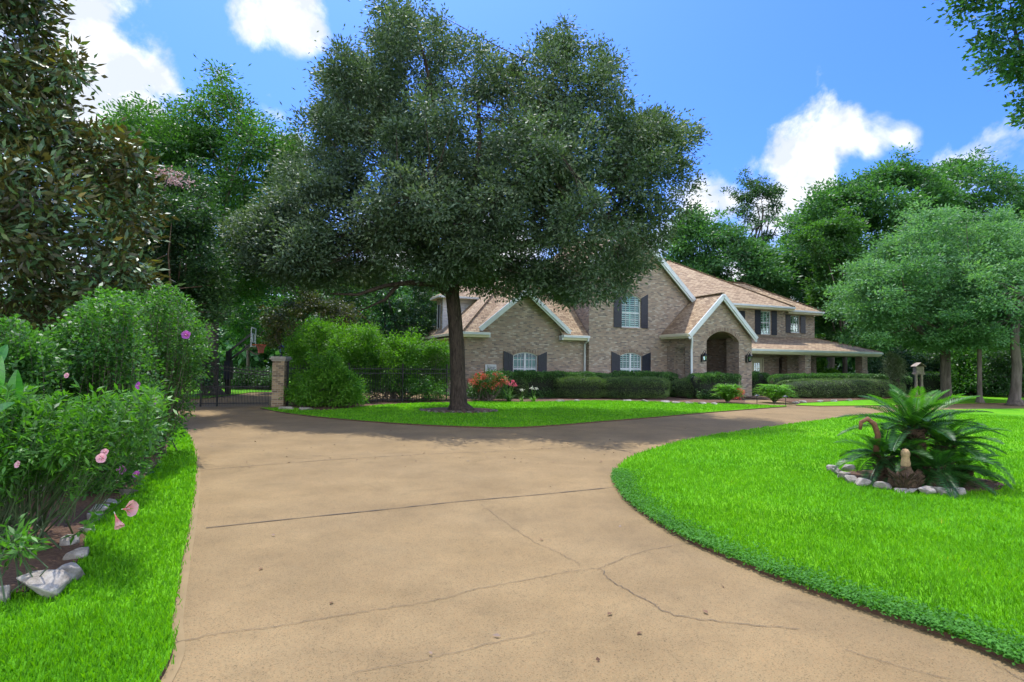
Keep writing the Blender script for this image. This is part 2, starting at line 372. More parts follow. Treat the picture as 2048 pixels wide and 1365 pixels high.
PET_PINK = petalmat('hibiscus_pink', (.85, .46, .46), (.75, .05, .07)); PET_PURP = petalmat('sharon_purple', (.42, .10, .42), (.35, .01, .10)); PET_ROSE = petalmat('rose_pink', (.75, .38, .45), (.6, .1, .2))

def drivemat():
    m, t, b, o = mat('exposed_aggregate'); c = N(t, 'ShaderNodeTexCoord')
    n = N(t, 'ShaderNodeTexNoise', inp={'Scale': 1.1, 'Detail': 6.0, 'Roughness': .6}); LK(t, c.outputs['Object'], n.inputs['Vector'])
    base = ramp(t, n.outputs[0], [(.3, (.192, .137, .064)), (.5, (.222, .160, .077)), (.7, (.25, .183, .090))])
    v = N(t, 'ShaderNodeTexVoronoi', inp={'Scale': 165.0, 'Randomness': 1.0}); LK(t, c.outputs['Object'], v.inputs['Vector'])
    sp = N(t, 'ShaderNodeSeparateColor'); LK(t, v.outputs['Color'], sp.inputs[0])
    peb = ramp(t, sp.outputs[0], [(0, (.20, .20, .20)), (.08, (.45, .40, .36)), (.16, (.95, .95, .95)), (.55, (1.05, 1.0, .95)), (.78, (1.15, .92, .78)), (.93, (1.3, 1.28, 1.2)), (1, (.6, .5, .45))])
    mx = N(t, 'ShaderNodeMix', data_type='RGBA', blend_type='MULTIPLY', inp={0: .62}); LK(t, base, mx.inputs[6]); LK(t, peb, mx.inputs[7])
    n4 = N(t, 'ShaderNodeTexNoise', inp={'Scale': .35, 'Detail': 8.0, 'Roughness': .7}); LK(t, c.outputs['Object'], n4.inputs['Vector'])
    m2 = N(t, 'ShaderNodeMix', data_type='RGBA', blend_type='MULTIPLY', inp={0: .8}); LK(t, mx.outputs[2], m2.inputs[6]); LK(t, ramp(t, n4.outputs[0], [(.35, (.80, .80, .82)), (.6, (1.06, 1.05, 1.03))]), m2.inputs[7])
    n5 = N(t, 'ShaderNodeTexNoise', inp={'Scale': .9, 'Detail': 10.0, 'Roughness': .72, 'Distortion': .8}); LK(t, c.outputs['Object'], n5.inputs['Vector'])
    n6 = N(t, 'ShaderNodeTexNoise', inp={'Scale': 5.0, 'Detail': 6.0, 'Roughness': .6}); LK(t, c.outputs['Object'], n6.inputs['Vector'])
    m3 = N(t, 'ShaderNodeMix', data_type='RGBA', blend_type='MULTIPLY', inp={0: 1.0}); LK(t, m2.outputs[2], m3.inputs[6]); LK(t, ramp(t, n5.outputs[0], [(.30, (.80, .80, .80)), (.42, (.97, .97, .97)), (.7, (1.04, 1.03, 1.02))]), m3.inputs[7])
    m4 = N(t, 'ShaderNodeMix', data_type='RGBA', blend_type='MULTIPLY', inp={0: 1.0}); LK(t, m3.outputs[2], m4.inputs[6]); LK(t, ramp(t, n6.outputs[0], [(.3, (.91, .92, .93)), (.5, (1.0, 1.0, 1.0))]), m4.inputs[7])
    LK(t, m4.outputs[2], b.inputs['Base Color']); b.inputs['Roughness'].default_value = .85; b.inputs['Specular IOR Level'].default_value = .25
    bump(t, b, v.outputs['Distance'], .25, .003)
    return m
DRIVE = drivemat()
CONC = simple('smooth_concrete', (.235, .166, .08), .85, var=.1, scale=5, spec=.25)
JOINT = simple('joint_filler', (.075, .055, .038), .9)
def lawnmat():
    m, t, b, o = mat('lawn_turf'); c = N(t, 'ShaderNodeTexCoord')
    n = N(t, 'ShaderNodeTexNoise', inp={'Scale': 30.0, 'Detail': 8.0, 'Roughness': .7}); LK(t, c.outputs['Object'], n.inputs['Vector'])
    n2 = N(t, 'ShaderNodeTexNoise', inp={'Scale': .5, 'Detail': 4.0}); LK(t, c.outputs['Object'], n2.inputs['Vector'])
    mx = N(t, 'ShaderNodeMix', data_type='RGBA', blend_type='MULTIPLY', inp={0: 1.0}); LK(t, ramp(t, n.outputs[0], [(.3, (.058, .20, .006)), (.7, (.150, .43, .012))]), mx.inputs[6]); LK(t, ramp(t, n2.outputs[0], [(.32, (.72, .82, .8)), (.5, (1.0, 1.0, 1.0)), (.68, (1.35, 1.08, 1.0))]), mx.inputs[7])
    LK(t, mx.outputs[2], b.inputs['Base Color']); b.inputs['Roughness'].default_value = .9; b.inputs['Specular IOR Level'].default_value = .1
    bump(t, b, n.outputs[0], .9, .03)
    return m
LAWN = lawnmat()
SOIL = simple('lawn_edge_soil', (.085, .045, .025), .95, var=.3, scale=20)
GROUNDM = simple('woodland_ground', (.030, .050, .016), .95, var=.5, scale=3)
def mulchmat():
    m, t, b, o = mat('pine_mulch'); c = N(t, 'ShaderNodeTexCoord')
    mp = N(t, 'ShaderNodeMapping'); mp.inputs['Scale'].default_value = (1, 3, 1); mp.inputs['Rotation'].default_value = (0, 0, .6); LK(t, c.outputs['Object'], mp.inputs[0])
    n = N(t, 'ShaderNodeTexNoise', inp={'Scale': 22.0, 'Detail': 8.0, 'Roughness': .75, 'Distortion': 1.0}); LK(t, mp.outputs[0], n.inputs['Vector'])
    LK(t, ramp(t, n.outputs[0], [(.3, (.03, .014, .008)), (.5, (.12, .06, .032)), (.7, (.27, .16, .09))]), b.inputs['Base Color']); b.inputs['Roughness'].default_value = .95
    bump(t, b, n.outputs[0], 1, .03)
    return m
MULCH = mulchmat()
def rockmat(name, a, bb):
    m, t, b, o = mat(name); c = N(t, 'ShaderNodeTexCoord')
    n = N(t, 'ShaderNodeTexNoise', inp={'Scale': 9.0, 'Detail': 9.0, 'Roughness': .7}); LK(t, c.outputs['Object'], n.inputs['Vector'])
    LK(t, ramp(t, n.outputs[0], [(.32, a), (.6, bb)]), b.inputs['Base Color']); b.inputs['Roughness'].default_value = .9
    bump(t, b, n.outputs[0], .8, .03)
    return m
ROCK = rockmat('limestone', (.15, .125, .10), (.36, .33, .29)); ROCKD = rockmat('mossy_stone', (.06, .06, .04), (.17, .15, .12))

# ------------------------------------------------------------------ ground, drive, lawns
def smooth_curve(pts, per=8, closed=False):
    pts = [np.array(p, float) for p in pts]; n = len(pts); o = []
    rng_ = range(n) if closed else range(n-1)
    for i in rng_:
        if closed: a, b, c, d = pts[(i-1) % n], pts[i], pts[(i+1) % n], pts[(i+2) % n]
        else: a, b, c, d = pts[max(i-1, 0)], pts[i], pts[i+1], pts[min(i+2, n-1)]
        for k in range(per):
            t = k/per
            o.append(.5*((2*b)+(-a+c)*t+(2*a-5*b+4*c-d)*t*t+(-a+3*b-3*c+d)*t**3))
    if not closed: o.append(pts[-1])
    return o


ge = lambda L: [gp(x, y)[:2] for x, y in L]
LEFT_EDGE = smooth_curve([np.array([-1.25, -3.])]+[np.array([-1.55, 1.5])]+ge([(320, 1365), (345, 1240), (362, 1140), (379, 1050), (389, 980), (392, 935), (388, 900), (374, 868), (350, 842), (322, 825), (300, 818)]))
RIGHT_EDGE = smooth_curve(ge([(2048, 1340), (1960, 1300), (1850, 1262), (1700, 1212), (1550, 1158), (1430, 1108), (1350, 1070), (1290, 1032), (1252, 1000), (1233, 972), (1229, 955), (1240, 935), (1262, 918), (1320, 897), (1400, 878), (1500, 862), (1600, 848), (1690, 836), (1780, 827), (1900, 821), (2048, 819)]))
ISLAND_LOW = smooth_curve(ge([(520, 818), (560, 826), (640, 836), (740, 845), (850, 852), (950, 856), (1030, 857), (1130, 851), (1200, 845), (1300, 837), (1400, 828), (1500, 820), (1573, 814.5)]))
ISLAND_UP = smooth_curve(ge([(1573, 813), (1500, 811), (1400, 808), (1300, 805), (1200, 803), (1130, 804), (1050, 806), (960, 805), (900, 807), (840, 808), (760, 812), (700, 819), (640, 823), (585, 818)]))


def sheet(name, poly, z, top, side=None, th=.06, parent=None):
    mb = MB(); pts = [(p[0], p[1], z) for p in poly]
    mb.slab(pts, th, 0, 1 if side else 0)
    return mb.build(name, [top, side] if side else top, parent)


g = MB(); g.poly([(-400, -60, -.05), (400, -60, -.05), (400, 600, -.05), (-400, 600, -.05)]); tag(g.build('ground', GROUNDM), kind='structure')
dr = MB(); dr.slab([(-16, -8, 0), (70, -8, 0), (70, 27, 0), (14, 31, 0), (8, 27.5, 0), (-3, 27.5, 0), (-3.4, 33, 0), (-16, 33, 0)], .04); driveway = tag(dr.build('driveway', DRIVE), kind='structure')
ll = [tuple(p) for p in LEFT_EDGE]+[(-45, LEFT_EDGE[-1][1]), (-45, -3)]
tag(sheet('lawn_left', ll, .035, LAWN, SOIL), kind='structure')
rl = [tuple(p) for p in RIGHT_EDGE]+[(60, 25.0), (60, -3), (5.2, -3)]
rl += [(3.6, 1.2)]
tag(sheet('lawn_front_right', rl, .035, LAWN, SOIL), kind='structure')
il = [tuple(p) for p in ISLAND_LOW]+[tuple(p) for p in ISLAND_UP]
tag(sheet('lawn_island', il, .035, LAWN, SOIL), kind='structure')
fr = ge([(1592, 812), (1640, 813.5), (1760, 812.5), (1960, 808.5), (2048, 807.5)])+[np.array([70., 27.6]), np.array([70., 60.]), np.array([30., 60.])]+ge([(1900, 792), (1760, 800), (1680, 804), (1600, 808.5)])
tag(sheet('lawn_far_right', [tuple(p) for p in fr], .035, LAWN, SOIL), kind='structure')
bl = ge([(300, 800), (400, 799), (470, 791), (500, 786)])+[np.array([-9., 34]), np.array([-9., 60]), np.array([-60., 60]), np.array([-60., 22.5])]
tag(sheet('lawn_back', [tuple(p) for p in bl], .03, LAWN, SOIL), kind='structure')
bed = [tuple(p) for p in ISLAND_UP[::-1][0:-3]]+[tuple(p) for p in ge([(1490, 806), (1490, 798)])]+[(13, 31.5), (5, 30), (-2, 28), (-3.2, 25.6), (-8.6, 21.8)]
tag(sheet('mulch_bed', bed, .028, MULCH), kind='structure')
bed2 = [tuple(p) for p in ge([(1555, 803), (1600, 808.0), (1680, 803.5), (1760, 799.5), (1900, 791), (1980, 786)])]+[(30, 40), (12, 33)]
tag(sheet('mulch_bed', bed2, .05, MULCH), kind='structure')
bed3 = smooth_curve(ge([(-120, 1290), (10, 1205), (70, 1190), (140, 1150), (165, 1110), (178, 1060), (215, 1022), (245, 1000), (285, 965), (320, 925), (338, 890), (335, 858), (310, 835)]))+[np.array([-25, 15.]), np.array([-25, 3.])]
tag(sheet('mulch_bed', [tuple(p) for p in bed3], .045, MULCH), kind='structure')
def ring(cx, cy, rx, ry, n=24, seed=0):
    r = random.Random(seed)
    return [(cx+rx*math.cos(a)*(1+r.uniform(-.06, .06)), cy+ry*math.sin(a)*(1+r.uniform(-.06, .06))) for a in [2*math.pi*k/n for k in range(n)]]
TREE = gp(919, 823); tag(sheet('mulch_ring', ring(TREE[0], TREE[1]-.1, 1.3, 1.1), .06, MULCH), kind='structure')
SAGO = gp(1832, 968); tag(sheet('mulch_ring', ring(SAGO[0]+.05, SAGO[1]+.05, 1.08, .72, seed=2), .055, MULCH), kind='structure')
wk = ge([(1488, 812), (1606, 811.6), (1560, 803), (1500, 800)]); tag(sheet('walkway', [tuple(p) for p in wk]+[(11.5, 31.8)], .02, CONC, th=.02), kind='structure')


def strip(name, curve, w, z, m, parent):
    mb = MB(); c = [np.array(p) for p in curve]; L = []; R_ = []
    for i, p in enumerate(c):
        d = c[min(i+1, len(c)-1)]-c[max(i-1, 0)]; d = d/np.linalg.norm(d); n = np.array([d[1], -d[0]])
        ww = w(i) if callable(w) else w
        L.append(p+n*ww[0]); R_.append(p+n*ww[1])
    for i in range(len(c)-1): mb.poly([(*L[i], z), (*L[i+1], z), (*R_[i+1], z), (*R_[i], z)])
    o = mb.build(name, m, parent)
    return o


strip('edge_band', LEFT_EDGE, (0, .06), .004, CONC, driveway)


def crack(px, name, w, m=JOINT, jit=.0, seed=1, per=10):
    r = random.Random(seed)
    c = smooth_curve(ge(px), per)
    c = [p+np.array([r.uniform(-jit, jit), r.uniform(-jit, jit)]) for p in c]
    ws = [w*r.uniform(.5, 1.4) for _ in c]
    return strip(name, c, lambda i: (-ws[i]/2, ws[i]/2), .006, m, driveway)


crack([(412, 1057), (600, 1037), (760, 1021), (920, 1004), (1080, 990), (1232, 975)], 'expansion_joint', .022)
crack([(393, 942), (560, 928), (700, 918), (860, 909), (1000, 903), (1130, 896)], 'expansion_joint', .016)
crack([(1000, 862), (1100, 878), (1180, 890), (1262, 905)], 'expansion_joint', .018)
crack([(1280, 848), (1340, 853), (1400, 858)], 'expansion_joint', .02)
crack([(372, 843), (480, 838), (600, 836)], 'expansion_joint', .02)
crack([(1470, 838), (1500, 840), (1540, 841)], 'expansion_joint', .02)
crack([(345, 1288), (440, 1268), (560, 1253), (660, 1236), (760, 1220), (880, 1200), (960, 1178), (1060, 1160), (1140, 1145), (1200, 1138)], 'crack', .0042, jit=.014)
crack([(1200, 1138), (1260, 1112), (1330, 1095), (1400, 1086)], 'crack', .0042, jit=.012, seed=3)
crack([(1205, 1140), (1215, 1158), (1260, 1185), (1300, 1205), (1350, 1232), (1480, 1248), (1600, 1260)], 'crack', .006, jit=.012, seed=4)
crack([(960, 1010), (1010, 1045), (1060, 1080), (1120, 1108), (1160, 1130)], 'crack', .0035, jit=.015, seed=5)
crack([(700, 1350), (860, 1318), (1000, 1285), (1100, 1262)], 'crack', .003, jit=.012, seed=6)
crack([(1690, 1300), (1800, 1335), (1900, 1360)], 'crack', .0035, jit=.01, seed=7)
crack([(1990, 1330), (2048, 1362)], 'crack', .0042, jit=.01, seed=8)

# grass blades and low cover
RNG = np.random.default_rng(7)
def inside(poly, P):
    x, y = P[:, 0], P[:, 1]; r = np.zeros(len(P), bool); n = len(poly)
    for i in range(n):
        x1, y1 = poly[i][0], poly[i][1]; x2, y2 = poly[(i+1) % n][0], poly[(i+1) % n][1]
        if y1 == y2: continue
        c = ((y1 > y) != (y2 > y)) & (x < (x2-x1)*(y-y1)/(y2-y1)+x1); r ^= c
    return r


def blades(P, L, Wd, lean=.45):
    n = len(P); az = RNG.uniform(0, 2*math.pi, n); ln = RNG.uniform(.05, lean, n)*L
    S = np.stack([np.cos(az), np.sin(az), np.zeros(n)], 1)*Wd[:, None]/2
    a2 = az+math.pi/2+RNG.normal(0, .5, n); D = np.stack([np.cos(a2), np.sin(a2), np.zeros(n)], 1)
    mid = P+D*ln[:, None]*.35+np.array([0, 0, 1])*L[:, None]*.55
    tip = P+D*ln[:, None]*1.3+np.array([0, 0, 1])*L[:, None]*.95
    return np.stack([P-S, P+S, mid+S*.8, tip, mid-S*.8], 1)


def grass(name, poly, label_, holes=(), dens0=5200, xr=(-14, 24), yr=(2.2, 27), cap=240000):
    # rings of distance; blades widen a little with distance
    out_ = []
    for d0, d1, den, L0, w0 in ((2.2, 4.5, 6200, .054, .0058), (4.5, 7, 3400, .052, .0075), (7, 10, 1700, .052, .011), (10, 15, 700, .060, .016), (15, 27, 300, .055, .024)):
        x0, x1, y0, y1 = max(xr[0], -d1), min(xr[1], d1), 0, d1
        n = int((x1-x0)*(y1-y0)*den)
        P = np.stack([RNG.uniform(x0, x1, n), RNG.uniform(y0, y1, n)], 1); d = np.hypot(P[:, 0], P[:, 1])
        k = (d >= d0) & (d < d1) & (np.abs(P[:, 0]) < P[:, 1]*1.15+.8)
        P = P[k]; P = P[inside(poly, P)]
        for h in holes: P = P[~inside(h, P)]
        n = len(P); P = P+RNG.normal(0, .018, (n, 2)); P = np.concatenate([P, np.full((n, 1), .026)], 1)
        L = L0*RNG.uniform(.55, 1.25, n); out_.append(blades(P, L, w0*RNG.uniform(.7, 1.3, n)))
    V = np.concatenate(out_)
    return tag(quads_obj(name, V, 5, L_GRASS), label_, 'grass', kind='stuff')


grass('grass', ll, 'bright green lawn grass beside the flower bed left of the driveway', [[tuple(p) for p in bed3]])
grass('grass', rl, 'bright green lawn grass around the sago palm', [ring(SAGO[0]+.05, SAGO[1]+.05, 1.05, .7, seed=2)])
grass('grass', il, 'lawn grass under the big oak tree', [ring(TREE[0], TREE[1]-.1, 1.25, 1.05)])
grass('grass', [tuple(p) for p in fr], 'lawn grass beyond the far side of the driveway')
# low broad-leaved cover along the edge of the right lawn
c = np.array(RIGHT_EDGE[:85]); n = 15000; idx = RNG.uniform(0, len(c)-1.01, n); i0 = idx.astype(int); fr_ = (idx-i0)[:, None]
Pc = c[i0]*(1-fr_)+c[i0+1]*fr_; dd = unit(c[i0+1]-c[i0]); nn = np.stack([dd[:, 1], -dd[:, 0]], 1)
Pc = Pc+nn*(np.abs(RNG.normal(0, .16, n))-.035)[:, None]+RNG.normal(0, .012, (n, 2)); keep = Pc[:, 1] > 2; Pc = Pc[keep]; n = len(Pc)
Pc = np.concatenate([Pc, (.035+RNG.uniform(0, .045, n))[:, None]], 1); A = RNG.normal(0, 1, (n, 3)); A[:, 2] *= .3; Nn = RNG.normal(0, .45, (n, 3)); Nn[:, 2] += 1
tag(quads_obj('ground_cover', leaf_quads(Pc, A, Nn, RNG.uniform(.018, .034, n), RNG.uniform(.012, .022, n)), 4, L_COVER), 'low leafy ground cover creeping along the right edge of the driveway', 'ground cover', kind='stuff')
# dry leaves on the drive
lp = [(RNG.uniform(400, 1300), RNG.uniform(822, 935)) for _ in range(190)]+[(RNG.uniform(380, 1500), RNG.uniform(935, 1340)) for _ in range(16)]+[(RNG.uniform(1300, 1900), RNG.uniform(822, 860)) for _ in range(40)]
Pl = np.array([gp(*q) for q in lp]); Pl = Pl[~inside(ll, Pl) & ~inside(rl, Pl) & ~inside(il, Pl)]; n = len(Pl); Pl[:, 2] = .012
A = RNG.normal(0, 1, (n, 3)); A[:, 2] *= .15; Nn = RNG.normal(0, .3, (n, 3)); Nn[:, 2] += 1
LITTER = leafmat('dry_leaf', [(0, (.05, .025, .012)), (1, (.20, .10, .05))], .1)
tag(quads_obj('fallen_leaves', leaf_quads(Pl, A, Nn, RNG.uniform(.025, .06, n), RNG.uniform(.015, .03, n), .1), 4, LITTER), 'scattered brown fallen leaves on the driveway', 'leaves', kind='stuff')

# ------------------------------------------------------------------ rocks
def rock(name, c, sx, sy, sz, rz, seed, m, lab, cat, grp):
    r = random.Random(seed); bm = bmesh.new()
    for _ in range(13):
        v = Vector((r.gauss(0, 1), r.gauss(0, 1), r.gauss(0, 1))).normalized()
        q = max(abs(v.x), abs(v.y), abs(v.z)); v = v.lerp(v/q, .75)
        bm.verts.new((v.x*sx/2, v.y*sy/2, v.z*sz/2+sz*.32))
    bmesh.ops.convex_hull(bm, input=bm.verts[:])
    bmesh.ops.delete(bm, geom=[v for v in bm.verts if not v.link_faces], context='VERTS')
    bmesh.ops.bevel(bm, geom=bm.edges[:], offset=min(sx, sy, sz)*.03, segments=1, affect='EDGES')
    me = bpy.data.meshes.new(name); bm.to_mesh(me); bm.free(); me.materials.append(m)
    o = bpy.data.objects.new(name, me); COL.objects.link(o); o.location = (c[0], c[1], c[2]); o.rotation_euler = (0, 0, rz)
    return tag(o, lab, cat, grp)


GR = 'limestone rocks edging the left flower bed'
LR = [((80, 1192), .40, .24, .20, .1, 'largest grey limestone rock, rough slab nearest the camera in the left bed'), ((137, 1163), .20, .18, .15, .2, 'squarish pale rock right behind the largest grey rock'),
      ((152, 1118), .20, .16, .11, .5, 'pointed pale rock, third from the front in the left bed edging'), ((140, 1090), .17, .15, .10, .3, 'tan rock under the mallow stems, fourth from the front'),
      ((172, 1065), .16, .14, .09, .8, 'small tan rock halfway along the left bed edging'), ((186, 1043), .17, .14, .10, .4, 'buff rock fifth behind the largest grey rock'),
      ((200, 1026), .22, .15, .11, .6, 'pale grey rock just left of the pink hibiscus bloom'), ((222, 1010), .24, .16, .11, .7, 'flat grey rock behind the pink hibiscus bloom'),
      ((250, 992), .32, .18, .09, .5, 'long flat mossy rock where the shrubs begin'), ((2, 1202), .16, .14, .13, .1, 'small rock cut by the left border of the photo')]
for i, (q, a, b_, c_, rz, lab) in enumerate(LR): rock('edging_rock', gp(*q, .03), a*.85, b_, c_, rz, 20+i, ROCK if i != 8 else ROCKD, lab, 'rock', GR)
tag(rock('edging_rock', gp(75, 985, .04), .3, .15, .08, .3, 55, ROCK, 'pale flat rock at the back of the left bed behind the mallow', 'rock', GR))
SR = [(1664, 944, .18), (1676, 951, .17), (1690, 958, .2), (1702, 966, .2), (1727, 972, .24), (1768, 979, .26), (1812, 986, .28), (1850, 989, .25), (1884, 991, .2), (1915, 992, .2), (1700, 943, .25)]
SL = ['leftmost small stone of the sago bed ring', 'second stone from the left in the sago bed ring', 'third stone from the left in the sago bed ring, whitish', 'broad whitish stone at the left bend of the sago bed ring', 'blocky white stone left of the sago bulb', 'sloping white stone below the left sago fronds',
      'long pale stone in front of the sago bulb', 'flat pale stone just right of the one before the sago bulb', 'small grey stone third from the right end of the sago ring', 'grey stone at the right end of the sago ring', 'flat tan stone lying inside the left end of the sago ring']
for i, (x, y, s_) in enumerate(SR): rock('bed_stone', gp(x, y, .03), s_, .13, .13, .15*i-.6 if i < 4 else -.05, 70+i, ROCK, SL[i], 'stone', 'stones ringing the sago palm bed')
ORD = ['first', 'second', 'third', 'fourth', 'fifth', 'sixth', 'seventh', 'eighth', 'ninth', 'tenth', 'eleventh', 'twelfth', 'thirteenth', 'fourteenth']
for i in range(14):
    a = math.pi*(1.03+i*.94/13); rock('ring_stone', (TREE[0]+1.32*math.cos(a), TREE[1]-.1+1.12*math.sin(a), .03), .22, .12, .11, a+1.5, 90+i, ROCKD, ORD[i]+' stone from the left in the dark half ring around the oak trunk', 'stone', 'dark stones around the oak trunk')
HB = [(1120, 804), (1150, 803.5), (1255, 803), (1290, 804), (1330, 806), (1352, 807.5), (1380, 808), (1405, 809), (1430, 809.5), (1590, 807), (1606, 806), (1640, 805), (1668, 804), (1700, 802.5), (572, 819.5), (612, 821)]
for i, (x, y) in enumerate(HB): rock('border_stone', gp(x, y, .03), .42 if i < 14 else .5, .2, .13, .2*(i % 3), 120+i, ROCK, (ORD[i]+' low pale stone from the left along the mulch bed below the house hedges' if i < 14 else ('wide flat pale stone at the foot of the laurel bush', 'flat pale stone between laurel bush and oak')[i-14]), 'stone', 'low stones bordering the house beds')

# ------------------------------------------------------------------ house (local frame: x along the front, y going back, z up)
TH = math.radians(67.7)
HOUSE = empty('brick_house', (-2.2957, 28.0, 0), math.radians(90-67.7))
tag(HOUSE, 'two-storey brown brick house with steep gables, tan shingle roof and navy shutters', 'house')
def hb(name, boxes, m, parent=HOUSE):
    if len(boxes) > 1 and name in ('wall', 'cornice_return', 'gutter', 'soffit', 'window_trim', 'door_panel', 'door_trim', 'porch_ceiling'):
        return [MB().box(*b_).build(name, m, parent) for b_ in boxes][0]
    mb = MB()
    for b_ in boxes: mb.box(*b_)
    return mb.build(name, m, parent)
FRONT = lambda t0: (lambda a, z, d: (a, t0+d, z))
LEFTW = lambda s0: (lambda a, z, d: (s0+d, -a, z))      # a = -y so that the outside faces -x


def archpts(s0, s1, z0, zs, zt, n=10, bottom=True):
    p = [(s0, z0), (s1, z0)]
    if zt <= zs: return p+[(s1, zs), (s0, zs)]
    for k in range(n+1):
        a = k/n; s_ = s1+(s0-s1)*a; p.append((s_, zs+(zt-zs)*math.sin(math.pi*a)**.75 if 0 < a < 1 else zs))
    return p


def window(s0, s1, z0, zs, zt, t, cols, rows, mull=None, blind=True, curtain=False, shut=None, shut_out=0.0, right_only=False, sill=True):
    """t = wall face; opening already cut"""
    y0 = t+.06
    fr_ = MB(); n = 10
    outer = archpts(s0, s1, z0, zs, zt, n); e = .05
    inner = archpts(s0+e, s1-e, z0+e, zs-e*.3, zt-e if zt > zs else zs-e, n)
    if zt <= zs: inner = [(s0+e, z0+e), (s1-e, z0+e), (s1-e, zs-e), (s0+e, zs-e)]
    fr_.wall(outer, [inner], FRONT(y0), .06)
    win = None
    def topz(s_):
        if zt <= zs: return zs-e
        a = (s1-s_)/(s1-s0); return zs+(zt-zs)*max(math.sin(math.pi*min(max(a, 0.001), .999)), 0)**.75-e*.6
    if mull:
        for q in mull: fr_.box(q-.05, q+.05, y0+.004, y0+.056, z0+e, topz(q))
    mid = (z0+zs)/2
    fr_.box(s0+e, s1-e, y0+.006, y0+.054, mid-.03, mid+.03)
    for c_ in cols: fr_.box(c_-.011, c_+.011, y0+.012, y0+.048, z0+e, topz(c_))
    for r_ in rows: fr_.box(s0+e, s1-e, y0+.014, y0+.046, r_-.011, r_+.011)
    win = fr_.build('window', WHITE, HOUSE)
    pn = MB(); pn.poly([(s0+e, y0+.03, z0+e), (s1-e, y0+.03, z0+e), (s1-e, y0+.03, zs-e*.4)]+[(p[0], y0+.03, p[1]) for p in inner[3:-1]]+[(s0+e, y0+.03, zs-e*.4)] if zt > zs else [(s0+e, y0+.03, z0+e), (s1-e, y0+.03, z0+e), (s1-e, y0+.03, zs-e), (s0+e, y0+.03, zs-e)])
    pn.build('pane', GLASS, win)
    if blind:
        bl_ = MB(); z = z0+.06
        while z < topz((s0+s1)/2)-.02:
            w_ = s1-s0
            # louvres narrow inside the arch
            lim = [s_ for s_ in np.linspace(s0+e, s1-e, 21) if topz(s_) > z+.01]
            if len(lim) > 3:
                a, b_ = lim[0], lim[-1]; m_ = (s0+s1)/2
                for aa, bb in ((a, m_-.035), (m_+.035, b_)):
                    bl_.poly([(aa, y0+.085, z), (bb, y0+.085, z), (bb, y0+.10, z+.045), (aa, y0+.10, z+.045)])
            z += .115
        bl_.box(m_-.035, m_+.035, y0+.08, y0+.12, z0+e, topz(m_)); bl_.build('louver_blind', SLAT, win)
    if curtain:
        cu = MB(); k = 26; xs = np.linspace(s0+.03, s1-.03, k)
        for i in range(k-1):
            if .44 < i/(k-2) < .56: continue
            d0, d1 = .12+.03*(i % 2), .12+.03*((i+1) % 2)
            cu.poly([(xs[i], y0+d0, z0), (xs[i+1], y0+d1, z0), (xs[i+1], y0+d1, zs-.08), (xs[i], y0+d0, zs-.08)])
        cu.build('curtain', CURT, win)
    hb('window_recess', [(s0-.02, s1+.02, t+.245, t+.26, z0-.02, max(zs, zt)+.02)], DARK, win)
    if sill: hb('sill', [(s0-.05, s1+.05, t-.045, t+.055, z0-.075, z0-.004)], BRICK, win)
    if shut:
        for k, (a, b_, zi, zo) in enumerate(shut):   # zi height at left edge, zo at right edge
            sh = MB(); nb = 4; ww = (b_-a)/nb
            for i in range(nb):
                p0, p1 = a+i*ww+.004, a+(i+1)*ww-.004; f0 = zi+(zo-zi)*i/nb; f1 = zi+(zo-zi)*(i+1)/nb
                sh.wall([(p0, z0-.02), (p1, z0-.02), (p1, f1), (p0, f0)], [], FRONT(t-.045), .035)
            for zz in ((z0+.22), (min(zi, zo)-.25), mid):
                sh.box(a+.01, b_-.01, t-.062, t-.0455, zz-.05, zz+.05)
            sh.build('shutter', NAVY, HOUSE)
    if zt > zs:
        ar = MB(); k = 17
        for i in range(k):
            a = (i+.5)/k; s_ = s0-.1+(s1-s0+.2)*a; zz = zs+(zt-zs)*math.sin(math.pi*a)**.75
            sl_ = (a-.5)*.9; wd = (s1-s0+.2)/k/2*.86
            ar.wall([(s_-wd, zz+.01), (s_+wd, zz+.01), (s_+wd+sl_*.2, zz+.2), (s_-wd+sl_*.2, zz+.2)], [], FRONT(t-.012), .02)
        ar.build('brick_arch', SOLD, HOUSE)
    return win


SOLD = brickmat('soldier_brick', [(0, (.16, .10, .08)), (.5, (.26, .18, .13)), (1, (.38, .31, .24))], (.27, .24, .20), bw=.075, bh=.4)

w1 = (2.56, 3.92, .75, 2.10, 2.28); w2 = (8.72, 10.1, .75, 2.19, 2.37); w2u = (8.80, 10.02, 3.76, 5.38, 5.56)
# garage wing front wall with gable
mb = MB(); mb.wall([(0, 0), (6.76, 0), (6.76, 3.2), (5.74, 3.2), (3.14, 5.42), (.54, 3.2), (0, 3.2)], [archpts(*w1)[::-1]], FRONT(0), .25); mb.build('wall', BRICK, HOUSE)
hb('wall', [(0, .25, .252, 9, 0, 3.15), (.252, 6.7, 8.75, 9, 0, 3.15)], BRICK)
# main block front wall
mb = MB(); mb.wall([(6.77, 0), (13.3, 0), (13.3, 5.45), (9.17, 9.42), (6.77, 7.15)], [archpts(*w2)[::-1], archpts(*w2u)[::-1], [(12.95, 0.02), (12.95, 2.6), (13.28, 2.6), (13.28, .02)]], FRONT(-.35), .25); mb.build('wall', BRICK, HOUSE)
hb('wall', [(6.77, 7.0, -.098, 8, 0, 7.15)], BRICK)
